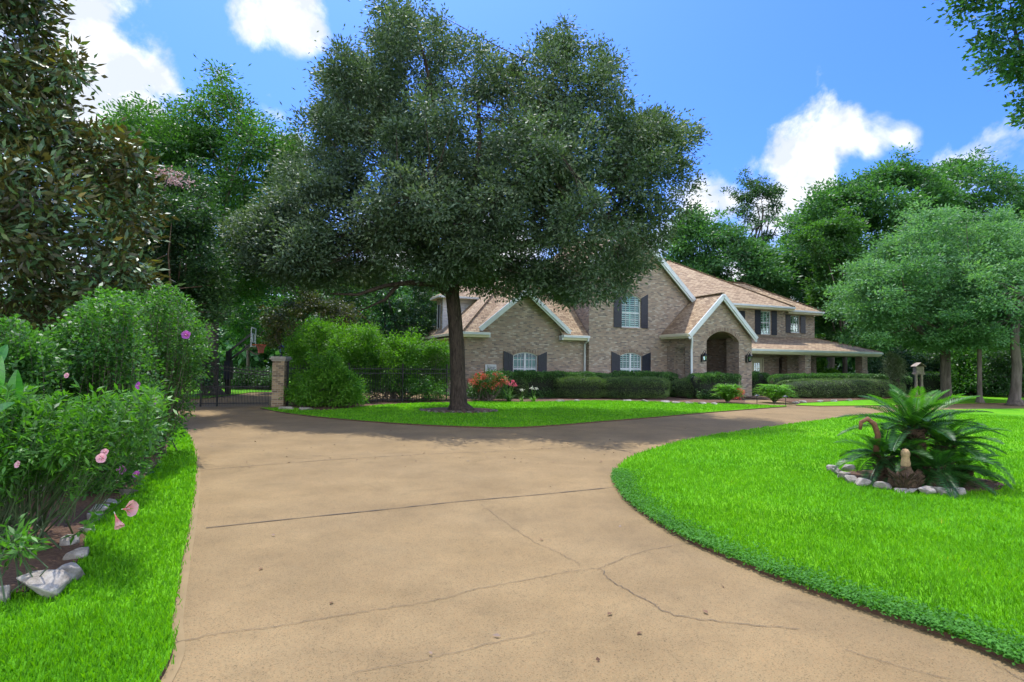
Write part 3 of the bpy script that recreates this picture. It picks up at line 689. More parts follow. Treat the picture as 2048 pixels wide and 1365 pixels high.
# two-storey bay behind the garage roof: brick side, siding front
hb('wall', [(0.0, .2, 4.3, 5.6, 3.0, 5.4), (.2, 6.7, 5.4, 5.6, 3.0, 5.4)], BRICK)
mb = MB()
for k in range(14): mb.box(-.012 if k % 1 else -.01, 6.7, 4.2-.012*(1), 4.298, 3.25+k*.155, 3.25+(k+1)*.155-.01)
mb.build('siding', SIDING, HOUSE)
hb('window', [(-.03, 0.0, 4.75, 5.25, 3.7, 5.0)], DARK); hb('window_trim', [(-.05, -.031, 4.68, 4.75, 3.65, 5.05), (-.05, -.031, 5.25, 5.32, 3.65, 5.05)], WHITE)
# upper wing and porch back wall
wins = {'w5': (18.0, 18.95, 3.84, 5.3), 'w3': (20.81, 21.72, 3.84, 5.4), 'w4': (24.04, 24.92, 4.08, 5.28)}
rect = lambda a, b_, c_, d_: [(a, c_), (a, d_), (b_, d_), (b_, c_)]
mb = MB(); mb.wall([(13.3, 0), (23.02, 0), (23.02, 5.5), (13.3, 5.5)], [rect(*wins['w5']), rect(*wins['w3']), rect(20.06, 20.96, .02, 2.22), rect(22.42, 22.80, .02, 2.3)], FRONT(1.6), .25); mb.build('wall', BRICK, HOUSE)
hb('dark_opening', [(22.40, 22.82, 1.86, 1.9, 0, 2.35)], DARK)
mb = MB(); mb.wall([(23.021, 0), (26.32, 0), (26.32, 5.4), (23.021, 5.4)], [rect(*wins['w4'])], FRONT(2.1), .25); mb.build('wall', BRICK, HOUSE)
hb('wall', [(26.07, 26.318, 2.352, 9.3, 0, 5.38), (13.3, 26.06, 9.05, 9.298, 0, 5.38), (22.77, 23.018, 1.852, 2.098, 0, 5.4)], BRICK)
hb('wall', [(13.06, 13.298, -.098, 1.86, 0, 5.3)], BRICK)
# entry block
ac = []; n = 14
for k in range(n+1):
    a = k/n; ac.append((12.77+2.26*a, 3.05+.55*math.sin(math.pi*a)**.72 if 0 < k < n else 3.05))
mb = MB(); mb.wall([(11.82, 0), (12.77, 0)]+ac+[(15.03, 0), (15.95, 0), (15.95, 3.2), (13.66, 5.42), (11.82, 3.62), ], [], FRONT(-2.47), .3); mb.build('wall', BRICK, HOUSE)
mb = MB(); mb.wall([(.351, 0), (2.169, 0), (2.169, 3.4), (.351, 3.4)], [[(1.0, .02), (1.0, 2.7), (1.88, 2.7), (1.88, .02)]], LEFTW(11.82), .22); mb.build('wall', BRICK, HOUSE)
hb('wall', [(15.04, 15.948, -2.168, -1.5, 0, 3.3), (15.7, 15.948, -1.498, 1.598, 0, 3.3), (12.3, 12.76, -2.168, -1.95, 0, 3.3)], BRICK)
hb('entry_ceiling', [(12.05, 15.69, -2.16, 1.59, 3.62, 3.68)], CREAM)
mb = MB(); k = 25
for i in range(k):
    a = (i+.5)/k; s_ = 12.7+2.4*a; zz = 3.03+.57*math.sin(math.pi*a)**.72; sl_ = (a-.5)*.9; wd = 2.4/k/2*.86
    mb.wall([(s_-wd, zz+.01), (s_+wd, zz+.01), (s_+wd+sl_*.2, zz+.21), (s_-wd+sl_*.2, zz+.21)], [], FRONT(-2.482), .02)
mb.build('brick_arch', SOLD, HOUSE)
dd_ = hb('front_door', [(13.6, 15.4, 1.52, 1.58, .15, 2.5)], WOOD); hb('door_panel', [(13.7, 14.4, 1.50, 1.519, .3, 1.1), (14.6, 15.3, 1.50, 1.519, .3, 1.1), (13.7, 14.4, 1.50, 1.519, 1.25, 2.3), (14.6, 15.3, 1.50, 1.519, 1.25, 2.3)], WOOD, dd_); hb('handle', [(14.45, 14.5, 1.46, 1.52, 1.0, 1.25)], BLACK, dd_)
hb('entry_step', [(12.1, 15.6, -2.4, 1.5, 0, .12)], CONC)

window(*w1, 0, [2.84, 3.01, 3.47, 3.64], [1.14, 1.52, 1.9], mull=[3.24], blind=False, curtain=True, shut=[(2.02, 2.54, 2.33, 2.12), (3.94, 4.45, 2.12, 2.33)])
window(*w2, -.35, [8.94, 9.16, 9.66, 9.88], [1.14, 1.52, 1.9], mull=[9.41], blind=True, curtain=False, shut=[(8.14, 8.70, 2.42, 2.2), (10.12, 10.69, 2.2, 2.42)])
window(*w2u, -.35, [9.1, 9.71], [4.2, 5.0], blind=True, shut=[(8.28, 8.78, 5.62, 5.4), (10.04, 10.50, 5.4, 5.66)])
for key, sh in (('w5', [(17.45, 17.98, 5.3, 5.3), (18.97, 19.45, 5.3, 5.3)]), ('w3', [(20.31, 20.79, 5.43, 5.43), (21.74, 22.22, 5.43, 5.43)])):
    a, b_, c_, d_ = wins[key]; window(a, b_, c_, d_, d_, 1.6, [a+.3, b_-.3], [], shut=sh)
a, b_, c_, d_ = wins['w4']; window(a, b_, c_, d_, d_, 2.1, [a+.3, b_-.3], [], shut=[(23.56, 24.02, 5.3, 5.3), (24.94, 25.42, 5.3, 5.3)])
# porch door
dp = MB(); dp.wall([(20.07, .12), (20.95, .12), (20.95, 2.21), (20.07, 2.21)], [[(20.26, .9), (20.26, 1.95), (20.76, 1.95), (20.76, .9)]], FRONT(1.62), .06)
for q in (20.42, 20.6): dp.box(q-.012, q+.012, 1.63, 1.67, .9, 1.95)
for q in (1.25, 1.6): dp.box(20.26, 20.76, 1.632, 1.668, q-.012, q+.012)
pdoor = dp.build('door', CREAM, HOUSE); hb('pane', [(20.26, 20.76, 1.645, 1.65, .9, 1.95)], GLASS, pdoor); hb('door_trim', [(19.98, 20.06, 1.575, 1.599, .1, 2.3), (20.96, 21.04, 1.575, 1.599, .1, 2.3), (20.061, 20.959, 1.575, 1.599, 2.22, 2.3)], CREAM, pdoor)
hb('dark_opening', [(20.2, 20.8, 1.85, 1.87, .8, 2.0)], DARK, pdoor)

# roofs
def roof(polys, th=.11, m=SHING):
    mb = MB()
    for p in polys: mb.slab(p, th, 0, 1)
    return mb.build('roof', [m, CREAM], HOUSE)
zf = lambda t: 3.22+.9*(t+.4)
roof([[(-.4, -.4, 3.22), (.5, -.4, 3.22), (.5, -.22, zf(-.22)), (3.14, 2.2, zf(2.2)), (5.78, -.22, zf(-.22)), (5.78, -.4, 3.22), (6.76, -.4, 3.22), (6.76, 4, zf(4)), (4, 4, zf(4))],
      [(-.4, 8.4, 3.22), (-.4, -.4, 3.22), (4, 4, zf(4))], [(6.76, 4, zf(4)), (6.76, 9.3, 3.0), (-.4, 8.42, 3.2), (4, 4, zf(4))]])
def gable_roof(sl, sp_, sr, zl, zp, zr, tf, tb_l, tb_p, tb_r):
    roof([[(sl, tf, zl), (sp_, tf, zp), (sp_, tb_p, zp), (sl, tb_l, zl)], [(sp_, tf, zp), (sr, tf, zr), (sr, tb_r, zr), (sp_, tb_p, zp)]])
gable_roof(.62, 3.14, 5.66, 3.48, 5.58, 3.48, -.3, -.24, 2.25, -.24)
gable_roof(6.42, 9.17, 13.5, 7.02, 9.62, 5.54, -.65, 7.2, 7.2, 6.0)
roof([[(11.38, -2.77, 3.42), (13.66, -2.77, 5.63), (13.66, -.352, 5.63), (11.38, -.352, 3.42)], [(13.66, -2.77, 5.63), (15.98, -2.77, 3.38), (15.98, 1.598, 3.38), (13.66, 1.598, 5.63)]])
zm = lambda t: 5.72+.62*(t-1.1)
roof([[(9.2, 1.1, 5.72), (23.33, 1.1, 5.72), (17.33, 7.1, zm(7.1)), (9.2, 7.1, zm(7.1))], [(23.33, 1.1, 5.72), (23.33, 9.5, 5.72), (17.33, 7.1, zm(7.1))], [(23.33, 9.5, 5.72), (6.4, 9.5, 5.72), (9.2, 7.1, zm(7.1)), (17.33, 7.1, zm(7.1))]])
roof([[(22.6, 1.6, 5.6), (26.65, 1.6, 5.6), (23.0, 5.25, 7.8), (19.5, 5.25, 7.8)], [(26.65, 1.6, 5.6), (26.65, 8.9, 5.6), (23.0, 5.25, 7.8)], [(26.65, 8.9, 5.6), (19.0, 8.9, 5.6), (19.5, 5.25, 7.8), (23.0, 5.25, 7.8)]])
roof([[(-.35, 3.85, 5.45), (7, 3.85, 5.45), (7, 5, 6.2), (1.0, 5, 6.2)], [(-.35, 5.95, 5.45), (-.35, 3.85, 5.45), (1.0, 5, 6.2)], [(7, 5.95, 5.45), (-.35, 5.95, 5.45), (1.0, 5, 6.2), (7, 5, 6.2)]])
roof([[(15.96, -1.2, 2.77), (28.56, -1.2, 2.77), (26.33, 2.098, 3.76), (23.02, 2.098, 3.76), (23.02, 1.598, 3.61), (15.96, 1.598, 3.61)], [(28.56, -1.2, 2.77), (28.56, 7, 2.77), (26.33, 7, 3.76), (26.33, 2.1, 3.76)]], .06)
# ridge and hip caps
rc = MB()
for p, q in (((-.4, -.4, 3.25), (4, 4, 7.21)), ((9.17, -.65, 9.65), (9.17, 7.1, 9.65)), ((13.66, -2.77, 5.66), (13.66, -.36, 5.66)), ((23.33, 1.1, 5.75), (17.33, 7.1, 9.47)), ((26.65, 1.6, 5.63), (23.0, 5.25, 7.83)), ((23.0, 5.25, 7.83), (20.5, 5.25, 7.83)), ((28.56, -1.2, 2.79), (26.33, 2.09, 3.78)), ((17.33, 7.1, 9.47), (9.2, 7.1, 9.47))):
    MB().bar(p, q, .24, .03).build('ridge_cap', SHING, HOUSE)
FLM = simple('flashing', (.22, .16, .12), .6)
for p, q, h_ in (((11.5, -.37, 3.50), (13.5, -.37, 5.46), .12), ((6.75, -.36, 3.2), (6.75, 3.6, 6.9), .14), ((16, 1.585, 3.66), (22.9, 1.585, 3.66), .1)): MB().bar(p, q, .03, h_).build('flashing', FLM, HOUSE)
# eaves: gutter + soffit + frieze
def eave(s0, s1, t, z, depth, front=True):
    hb('gutter', [(s0, s1, t-.09, t-.002, z-.13, z-.02)], WHITE)
    hb('soffit', [(s0, s1, t, t+.03, z-.24, z-.112), (s0, s1, t+.031, t+depth, z-.262, z-.242)], CREAM)
eave(-.4, 1.12, -.4, 3.22, .39); eave(5.2, 6.76, -.4, 3.22, .39)
roof([[(.505, -.4, 3.22), (1.12, -.4, 3.22), (1.12, -.003, 3.57), (.505, -.003, 3.57)]]); roof([[(5.2, -.4, 3.22), (5.775, -.4, 3.22), (5.775, -.003, 3.57), (5.2, -.003, 3.57)]])
hb('cornice_return', [(1.121, 1.17, -.40, -.01, 2.96, 3.2), (5.149, 5.199, -.40, -.01, 2.96, 3.2)], WHITE)
eave(13.7, 23.3, 1.1, 5.72, .49); eave(23.3, 26.6, 1.6, 5.6, .49)
eave(15.96, 28.5, -1.2, 2.76, .3)
hb('gutter', [(-.49, -.402, -.4, 8.4, 3.08, 3.2)], CREAM); hb('soffit', [(-.4, -.002, -.38, 8.4, 2.96, 2.98)], CREAM)
hb('gutter', [(11.28, 11.368, -2.74, -.36, 3.26, 3.38)], CREAM); hb('soffit', [(11.39, 11.815, -2.74, -.36, 3.16, 3.18), (11.37, 11.39, -2.74, -.36, 3.16, 3.3)], CREAM)
hb('gutter', [(28.562, 28.65, -1.2, 7, 2.62, 2.74)], WHITE)
hb('porch_ceiling', [(15.96, 28.4, -1.1, 1.595, 2.46, 2.5), (26.34, 28.4, 1.6, 7, 2.46, 2.5)], CREAM)
hb('gutter', [(-.35, 7, 3.76, 3.848, 5.32, 5.43)], WHITE); hb('soffit', [(-.3, 7, 3.86, 4.18, 5.3, 5.32)], CREAM)
# rake boards
def rake(p, q, t, w=.26):
    mb = MB(); mb.bar((p[0], t, p[1]), (q[0], t, q[1]), .07, w, up=(0, 0, 1)); mb.bar((p[0], t+.05, p[1]-w*.75), (q[0], t+.05, q[1]-w*.75), .06, .14, up=(0, 0, 1))
    mb.build('rake_board', WHITE, HOUSE)
rake((.62, 3.38), (3.14, 5.46), -.34, .17); rake((3.14, 5.46), (5.66, 3.38), -.34, .17)
rake((6.42, 6.90), (9.17, 9.50), -.69, .22); rake((9.17, 9.50), (13.55, 5.40), -.69, .22)
rake((11.36, 3.28), (13.66, 5.52), -2.81, .2); rake((13.66, 5.52), (16.0, 3.24), -2.81, .2)
# downspouts
def spout(path):
    mb = MB()
    for p, q in zip(path[:-1], path[1:]): mb.bar(p, q, .09, .07, up=(0, 1, 0))
    mb.build('downspout', WHITE, HOUSE)
spout([(6.68, -.42, 3.08), (6.68, -.40, 2.95), (6.68, -.06, 2.8), (6.68, -.06, 0)])
spout([(11.55, -2.75, 3.28), (11.62, -2.7, 3.0), (11.72, -2.53, 2.6), (11.74, -2.52, 0)])
spout([(16.2, -1.3, 2.66), (16.14, -1.4, 2.5), (15.98, -2.3, 2.42), (15.99, -2.4, 2.3)])
# porch columns, floor
for (a, b_, c_, d_) in ((21.7, 22.18, -1.05, -.57), (26.8, 27.3, -1.05, -.57), (27.3, 27.8, 3.2, 3.7), (22.5, 22.95, 1.0, 1.45)):
    hb('column', [(a, b_, c_, d_, 0, 2.46)], BRICK)
hb('porch_floor', [(15.96, 28.3, -1.15, 1.59, 0, .1)], CONC)
# wall lanterns
for s_, z_ in ((12.42, 2.14), (15.52, 2.14)):
    mb = MB(); mb.box(s_-.05, s_+.05, -2.5, -2.472, z_-.22, z_+.18); mb.tube([(s_, -2.5, z_+.1), (s_, -2.58, z_+.22), (s_+.02, -2.66, z_+.36), (s_+.05, -2.72, z_+.38), (s_+.07, -2.72, z_+.28)], [.018]*5, 6)
    mb.tube([(s_, -2.5, z_-.12), (s_+.02, -2.6, z_-.2), (s_+.05, -2.7, z_-.14)], [.014]*3, 6)
    mb.lathe([(0.0, .3), (.02, .3), (.04, .24), (.13, .12), (.13, .09), (0, .09)], (s_+.05, -2.7, z_), 8); mb.lathe([(0, -.2), (.06, -.2), (.09, -.15), (.09, -.13), (0, -.13)], (s_+.05, -2.7, z_), 8)
    for k in range(6):
        a = k*math.pi/3; mb.tube([(s_+.05+.085*math.cos(a), -2.7+.085*math.sin(a), z_-.14), (s_+.05+.115*math.cos(a), -2.7+.115*math.sin(a), z_+.1)], [.009, .009], 4)
    ln = mb.build('wall_lantern', BLACK, HOUSE)
    mb = MB(); mb.lathe([(.075, -.13), (.1, .09)], (s_+.05, -2.7, z_), 6); mb.build('lantern_glass', CLEAR, ln); mb = MB(); mb.tube([(s_+.05, -2.7, z_-.12), (s_+.05, -2.7, z_+.02)], [.018, .018], 6); mb.build('candle', WHITE, ln)
# house number plaque
pq = MB(); pq.wall([(1.05, 1.22), (1.63, 1.22), (1.63, 1.63), (1.05, 1.63)], [[(1.10, 1.27), (1.10, 1.58), (1.58, 1.58), (1.58, 1.27)]], FRONT(-.05), .048)
pqo = pq.build('number_plaque', WHITE, HOUSE); hb('plaque_panel', [(1.10, 1.58, -.03, -.01, 1.27, 1.58)], simple('plaque_panel', (.48, .52, .52), .6), pqo)
tx = bpy.data.curves.new('number_lettering', 'FONT'); tx.body = '3427'; tx.size = .2; tx.align_x = 'CENTER'; tx.align_y = 'CENTER'; tx.extrude = .006
to = bpy.data.objects.new('number_lettering', tx); COL.objects.link(to); to.parent = pqo; to.location = (1.34, -.037, 1.425); to.rotation_euler = (math.pi/2, 0, 0); tx.materials.append(simple('number_paint', (.06, .08, .09), .5))
bpy.context.view_layer.update()
me_ = bpy.data.meshes.new_from_object(to); t2 = bpy.data.objects.new('house_number', me_); COL.objects.link(t2); t2.parent = pqo; t2.location = to.location; t2.rotation_euler = to.rotation_euler; bpy.data.objects.remove(to)

# ------------------------------------------------------------------ gate, fence, pillar, hoop
G0 = gp(300, 818); GP = gp(557, 813)
def picket_mesh(h, w=.016):
    mb = MB(); mb.box(-w/2, w/2, -w/2, w/2, 0, h-.06)
    mb.poly([(-w/2, -w/2, h-.06), (w/2, -w/2, h-.06), (0, 0, h)]); mb.poly([(w/2, -w/2, h-.06), (w/2, w/2, h-.06), (0, 0, h)]); mb.poly([(w/2, w/2, h-.06), (-w/2, w/2, h-.06), (0, 0, h)]); mb.poly([(-w/2, w/2, h-.06), (-w/2, -w/2, h-.06), (0, 0, h)])
    return mb
def fence(name, a, b_, top, lab, cat, spacing=.11, posts=(), dog=0, m=BLACK, rails=(.1, 1.25, 1.42), grp=None, postw=.06):
    """top(x) gives picket height along the run"""
    a = np.array(a); b_ = np.array(b_); d = b_-a; L = np.hypot(d[0], d[1]); rz = math.atan2(d[1], d[0])
    root = empty(name, (a[0], a[1], .02), rz); tag(root, lab, cat, grp)
    n = int(L/spacing)
    cache = {}
    def mk(h, x):
        h = round(h, 2)
        if h not in cache:
            cache[h] = picket_mesh(h).build('picket', m, root); o = cache[h]
        else:
            o = cache[h].copy(); COL.objects.link(o); o.parent = root
        o.location = (x, 0, .03)
    for i in range(n+1): mk(top(i*spacing/L), i*spacing)
    if dog:
        for i in range(min(n, 98-n)): mk(dog, (i+.5)*spacing)
    for x, h in posts: mb = MB(); mb.box(x-postw/2, x+postw/2, -postw/2, postw/2, 0, h); mb.lathe([(postw*.6, h), (postw*.6, h+.02), (0, h+.05)], n=8); mb.build('post', m, root)
    for r_ in rails:
        mb = MB()
        if callable(r_):
            k = 12
            for j in range(k): mb.bar((L*j/k, 0, r_(j/k)), (L*(j+1)/k, 0, r_((j+1)/k)), .03, .035)
        else: mb.bar((0, 0, r_), (L, 0, r_), .03, .035)
        mb.build('rail', m, root)
    return root, L
ga = gp(401, 815); gb = gp(537, 813.5)
arc = lambda q: 1.62-.32*math.sin(min(1, q)*math.pi/2)**1.0
fence('driveway_gate', ga, gb, lambda q: arc(q)+.06, 'black iron driveway gate with a sagging top rail left of the brick pillar', 'gate', .1, posts=[(0, 1.66), (2.49, 1.42)], dog=.74, rails=(.11, .70, lambda q: arc(q)-.05, lambda q: arc(q)-.17), m=BLACK)
fence('iron_fence', gp(250, 818), gp(397, 815), lambda q: 1.62, 'black iron fence section running left from the gate behind the flowering shrubs', 'fence', .1, posts=[(2.72, 1.72)], dog=.74, rails=(.11, .7, 1.5, 1.38))
fe = np.array([-2.42, 25.3, 0.])
fence('iron_fence', gp(574, 813), fe, lambda q: 1.52, 'black iron picket fence between the brick pillar and the house', 'fence', .11, posts=[(0, 1.6), (2.3, 1.6), (4.6, 1.6), (6.7, 1.6)], rails=(.12, 1.2, 1.38))
pil = empty('gate_pillar', (GP[0], GP[1]+.1, 0)); tag(pil, 'square tan brick gate pillar with a stone cap and small lantern', 'pillar')
MB().box(-.22, .22, -.22, .22, 0, 1.66).build('shaft', BRICK_T, pil)
mb = MB(); mb.box(-.25, .25, -.25, .25, 1.66, 1.72); mb.box(-.3, .3, -.3, .3, 1.721, 1.78); mb.slab([(-.27, -.27, 1.83), (.27, -.27, 1.83), (.27, .27, 1.83), (-.27, .27, 1.83)], .049); mb.build('cap', STONECAP, pil)
mb = MB(); mb.lathe([(0, 1.83), (.07, 1.83), (.05, 1.87), (.02, 1.9), (.02, 1.95), (.06, 1.97), (.065, 1.98), (0, 1.98)], n=8); mb.lathe([(.13, 2.17), (.12, 2.19), (.05, 2.24), (.02, 2.26), (.02, 2.3), (0, 2.32)], n=8); mb.lathe([(0, 2.17), (.13, 2.17)], n=8)
for k in range(6): a = k*math.pi/3; mb.tube([(.06*math.cos(a), .06*math.sin(a), 1.98), (.1*math.cos(a), .1*math.sin(a), 2.17)], [.008]*2, 4)
lo = mb.build('lantern', BLACK, pil); mb = MB(); mb.lathe([(.052, 1.98), (.09, 2.17)], n=6); mb.build('lantern_glass', CLEAR, lo)
# basketball hoop
HB_ = gp(455, 790); hoop = empty('basketball_hoop', HB_); tag(hoop, 'black pole basketball hoop with clear backboard and orange rim behind the gate', 'basketball hoop')
MB().box(-.1, .1, -.1, .1, 0, 2.12).build('pole', BLACK, hoop)
MB().box(-.14, .14, -.16, .16, .75, 1.65).build('pole_padding', simple('navy_padding', (.012, .014, .03), .6), hoop)
mb = MB(); mb.bar((0, 0, 2.1), (1.12, 0, 3.0), .07, .09); mb.build('arm', BLACK, hoop); mb = MB(); mb.bar((0, 0, 1.65), (1.12, 0, 2.5), .07, .09); mb.build('arm', BLACK, hoop)
mb = MB(); rzb = .28
def rotb(x, y, z): return (1.17+x*math.cos(rzb)-y*math.sin(rzb), x*math.sin(rzb)+y*math.cos(rzb), z)
fb = MB()
for y0, y1, z0, z1 in ((-.7, .7, 2.33, 2.38), (-.7, .7, 3.22, 3.27), (-.7, -.65, 2.38, 3.22), (.65, .7, 2.38, 3.22), (-.3, .3, 2.55, 2.58), (-.3, .3, 2.95, 2.98), (-.3, -.27, 2.58, 2.95), (.27, .3, 2.58, 2.95)):
    c8 = [rotb(x, y, z) for z in (z0, z1) for x, y in ((-.02, y0), (.02, y0), (.02, y1), (-.02, y1))]
    for f in ((3, 2, 1, 0), (4, 5, 6, 7), (0, 1, 5, 4), (1, 2, 6, 5), (2, 3, 7, 6), (3, 0, 4, 7)): fb.poly([c8[i] for i in f])
bb = fb.build('backboard', WHITE, hoop); mb = MB(); mb.poly([rotb(0, -.68, 2.35), rotb(0, .68, 2.35), rotb(0, .68, 3.25), rotb(0, -.68, 3.25)]); mb.build('glass', CLEAR, bb)
ORANGE = simple('orange_rim_paint', (.62, .10, .04), .5)
mb = MB(); mb.tube([rotb(.35+.23*math.cos(a), .23*math.sin(a), 2.44) for a in np.linspace(0, 2*math.pi, 17)], [.014]*17, 6, cap=False); mb.bar(rotb(0, 0, 2.44), rotb(.13, 0, 2.44), .16, .05); rim = mb.build('rim', ORANGE, hoop)
mb = MB()
for k in range(12):
    a0 = 2*math.pi*k/12
    for sg in (1, -1): mb.tube([rotb(.35+r_*math.cos(a0+sg*j*.26), r_*math.sin(a0+sg*j*.26), 2.44-.1*j) for j, r_ in ((0, .23), (1, .18), (2, .14), (3, .12), (4, .12))], [.009]*5, 3, cap=False)
mb.build('net', simple('red_net', (.55, .16, .13), .8), rim)

# ------------------------------------------------------------------ foliage machinery
def blobs_px(poly, Y, D, n, rmin, rmax, rng, zmin=.3):
    """clump centres inside an outline standing at distance Y, D metres deep each way"""
    poly = np.array(poly, float); lo = poly.min(0); hi = poly.max(0); out_ = []
    sc = Y/FPX
    a = poly; b_ = np.roll(poly, -1, axis=0); ab = b_-a; tries = 0
    inradius = 1.0
    cand = rng.uniform(lo, hi, (4000, 2)); cand = cand[inside(poly, cand)]
    t_ = np.clip(((cand[:, None]-a)*ab).sum(2)/np.maximum((ab**2).sum(1), 1e-9), 0, 1)
    ds = np.linalg.norm(cand[:, None]-(a+t_[..., None]*ab), axis=2).min(1)*sc
    inradius = ds.max()
    edge = np.where((ds < rmax*.8) & (ds > rmin*.5))[0]; edge = rng.permutation(edge)[:int(n*.5)]
    order = np.concatenate([edge, rng.permutation(len(cand))]); cnt = 0
    for i in order:
        d = ds[i]
        if d < rmin*.5: continue
        r = min(rmax, max(rmin, d*1.0))*rng.uniform(.75, 1.0)
        y = Y+D*math.sqrt(min(1, d/inradius*1.6))*rng.uniform(-1, 1)
        p = P3(cand[i][0], cand[i][1], y)
        if p[2] < zmin: continue
        out_.append((p, r)); cnt += 1
        if cnt >= n: break
    return out_


def foliage(blobs, n, L, Wd, rng, sub_r=.28, per=45, flat=.75, up=.55, spread=1.0, droop=0.0, shell=.42):
    C_ = np.array([b_[0] for b_ in blobs]); R_ = np.array([b_[1] for b_ in blobs])
    ns = max(4, n//per); pr = R_**1.8; pr /= pr.sum(); bi = rng.choice(len(blobs), ns, p=pr)
    d = unit(rng.normal(0, 1, (ns, 3))); rad = rng.uniform(0, 1, ns)**shell
    S = C_[bi]+d*(R_[bi]*rad)[:, None]*np.array([1, 1, max(.7, flat+.1)]); ctr = C_[bi]
    li = rng.integers(0, ns, n); off = rng.normal(0, 1, (n, 3))*sub_r*np.array([1, 1, flat]); off *= rng.uniform(.35, 1.0, (n, 1))
    P = S[li]+off
    A = unit(off)*.9+unit(S[li]-ctr[li])*.5+rng.normal(0, .45, (n, 3)); A[:, 2] -= droop
    Nn = rng.normal(0, .6, (n, 3)); Nn[:, 2] += up; Nn += unit(S[li]-ctr[li])*.35
    return leaf_quads(P, A, Nn, L*rng.uniform(.65, 1.25, n), Wd*rng.uniform(.7, 1.2, n), .05), S


def limbs(mb, base, fork, blobs, rng, r0, n_limb=8, twigs=None, ntw=120, wob=.3, sides=7):
    """limbs from the fork to the larger clumps, thin twigs to leaf sprays"""
    order = sorted(range(len(blobs)), key=lambda i: -blobs[i][1]*rng.uniform(.7, 1.3))[:n_limb]
    nodes = []
    for i in order:
        q = np.array(blobs[i][0]); f = np.array(fork); k = 6; pts = []; rr = []
        w1_ = rng.normal(0, wob, 3); w2_ = rng.normal(0, wob, 3)
        for j in range(k+1):
            t = j/k; p = f*(1-t)+q*t+w1_*math.sin(math.pi*t)+w2_*math.sin(2*math.pi*t)*.5
            p[2] += (q[2]-f[2])*(-.12)*math.sin(math.pi*t)
            pts.append(p); rr.append(r0*(.52*(1-t)**.9+.07))
        mb.tube(pts, rr, sides); nodes += [(pts[j], rr[j]) for j in range(2, k+1)]
    if twigs is not None and len(nodes):
        NP = np.array([x[0] for x in nodes])
        for s in twigs[rng.choice(len(twigs), min(ntw, len(twigs)), replace=False)]:
            i = np.argmin(((NP-s)**2).sum(1)); p = NP[i]; m_ = (p+s)/2+rng.normal(0, .08, 3)
            mb.tube([p, m_, s], [min(.03, nodes[i][1]*.5), .016, .006], 4, cap=False)


def spikes(outline, Y, D, n, rng, ln=.7):
    """chains of small leaf clumps: sprays that stick out of the crown's edge"""
    poly = np.array(outline, float); nx = np.roll(poly, -1, axis=0); el = np.linalg.norm(nx-poly, axis=1); out_ = []; area = ((poly[:, 0]*nx[:, 1]-nx[:, 0]*poly[:, 1]).sum())
    for i in rng.choice(len(poly), n, p=el/el.sum()):
        t = rng.uniform(0, 1); q = poly[i]*(1-t)+nx[i]*t; d = (nx[i]-poly[i])/max(el[i], 1e-6); no = np.array([d[1], -d[0]])*(1 if area > 0 else -1)
        if no[1] > .5 and rng.random() < .4: continue
        v = no*.7+np.array([rng.normal(0, .35), -.75]); v = v/np.linalg.norm(v); y = Y+rng.uniform(-.6, .6)*D; L = ln*rng.uniform(.5, 1.2); m = 5
        q = q-no*14
        for j in range(m):
            p = P3(q[0], q[1], y)+np.array([v[0], rng.normal(0, .1), -v[1]])*L*j/(m-1); out_.append((p, ln*(.34-.24*j/(m-1))*rng.uniform(.8, 1.1)))
    return out_


def make_tree(name, lab, cat, outline, Y, D, nb, nleaf, L, Wd, lm, bark, base_px, r0, fork_py, seed, rmin=.5, rmax=1.5, sub_r=.3, per=60, grp=None, n_limb=9, ntw=120, baseY=None, extra=(), lean=0.0, up=.55, flare=1.35, droop=0.0, trunk_path=None, shell=.42, flat=.42, lk=.9, spk=40, spl=None, fill=()):
    rng = np.random.default_rng(seed)
    bp = P3(base_px, 720, baseY or Y); base = np.array([bp[0], bp[1], 0.0])
    root = empty(name, base); tag(root, lab, cat, grp)
    bl_ = blobs_px(outline, Y, D, nb, rmin, rmax, rng)
    for pg, nn_ in fill: bl_ += blobs_px(pg, Y, D*.8, nn_, rmin, rmax, rng)
    V, S = foliage(bl_+(spikes(outline, Y, D, spk, rng, spl or .035*Y) if spk else []), nleaf, L, Wd, rng, sub_r, per, up=up, droop=droop, shell=shell, flat=flat)
    cr_ = quads_obj('crown', V-base, 4, lm, root)
    mb = MB()
    fork = P3(base_px+lean, fork_py, baseY or Y) if fork_py is not None else None
    if trunk_path is not None: path = [np.array(p) for p in trunk_path]; fork = path[-1]
    else:
        path = [base+(fork-base)*t for t in (0, .03, .08, .2, .45, .75, 1)]
        for j in range(2, 7): path[j] = path[j]+rng.normal(0, r0*.12, 3)*np.array([1, 1, 0])
    k = len(path)-1
    rr = [r0*((1.95 if j == 0 else 1.6 if j == 1 else 1.12 if j == 2 else 1.0)*(1-.28*j/k)) for j in range(k+1)]
    mb.tube(path, rr, 14); limbs(mb, base, fork, bl_, rng, r0*lk, n_limb, S, ntw)
    for e in extra: mb.tube(e[0], e[1], 8)
    mb.v = [(v[0]-base[0], v[1]-base[1], v[2]-base[2]) for v in mb.v]
    mb.build('trunk', bark, root, smooth=True)
    return root, bl_


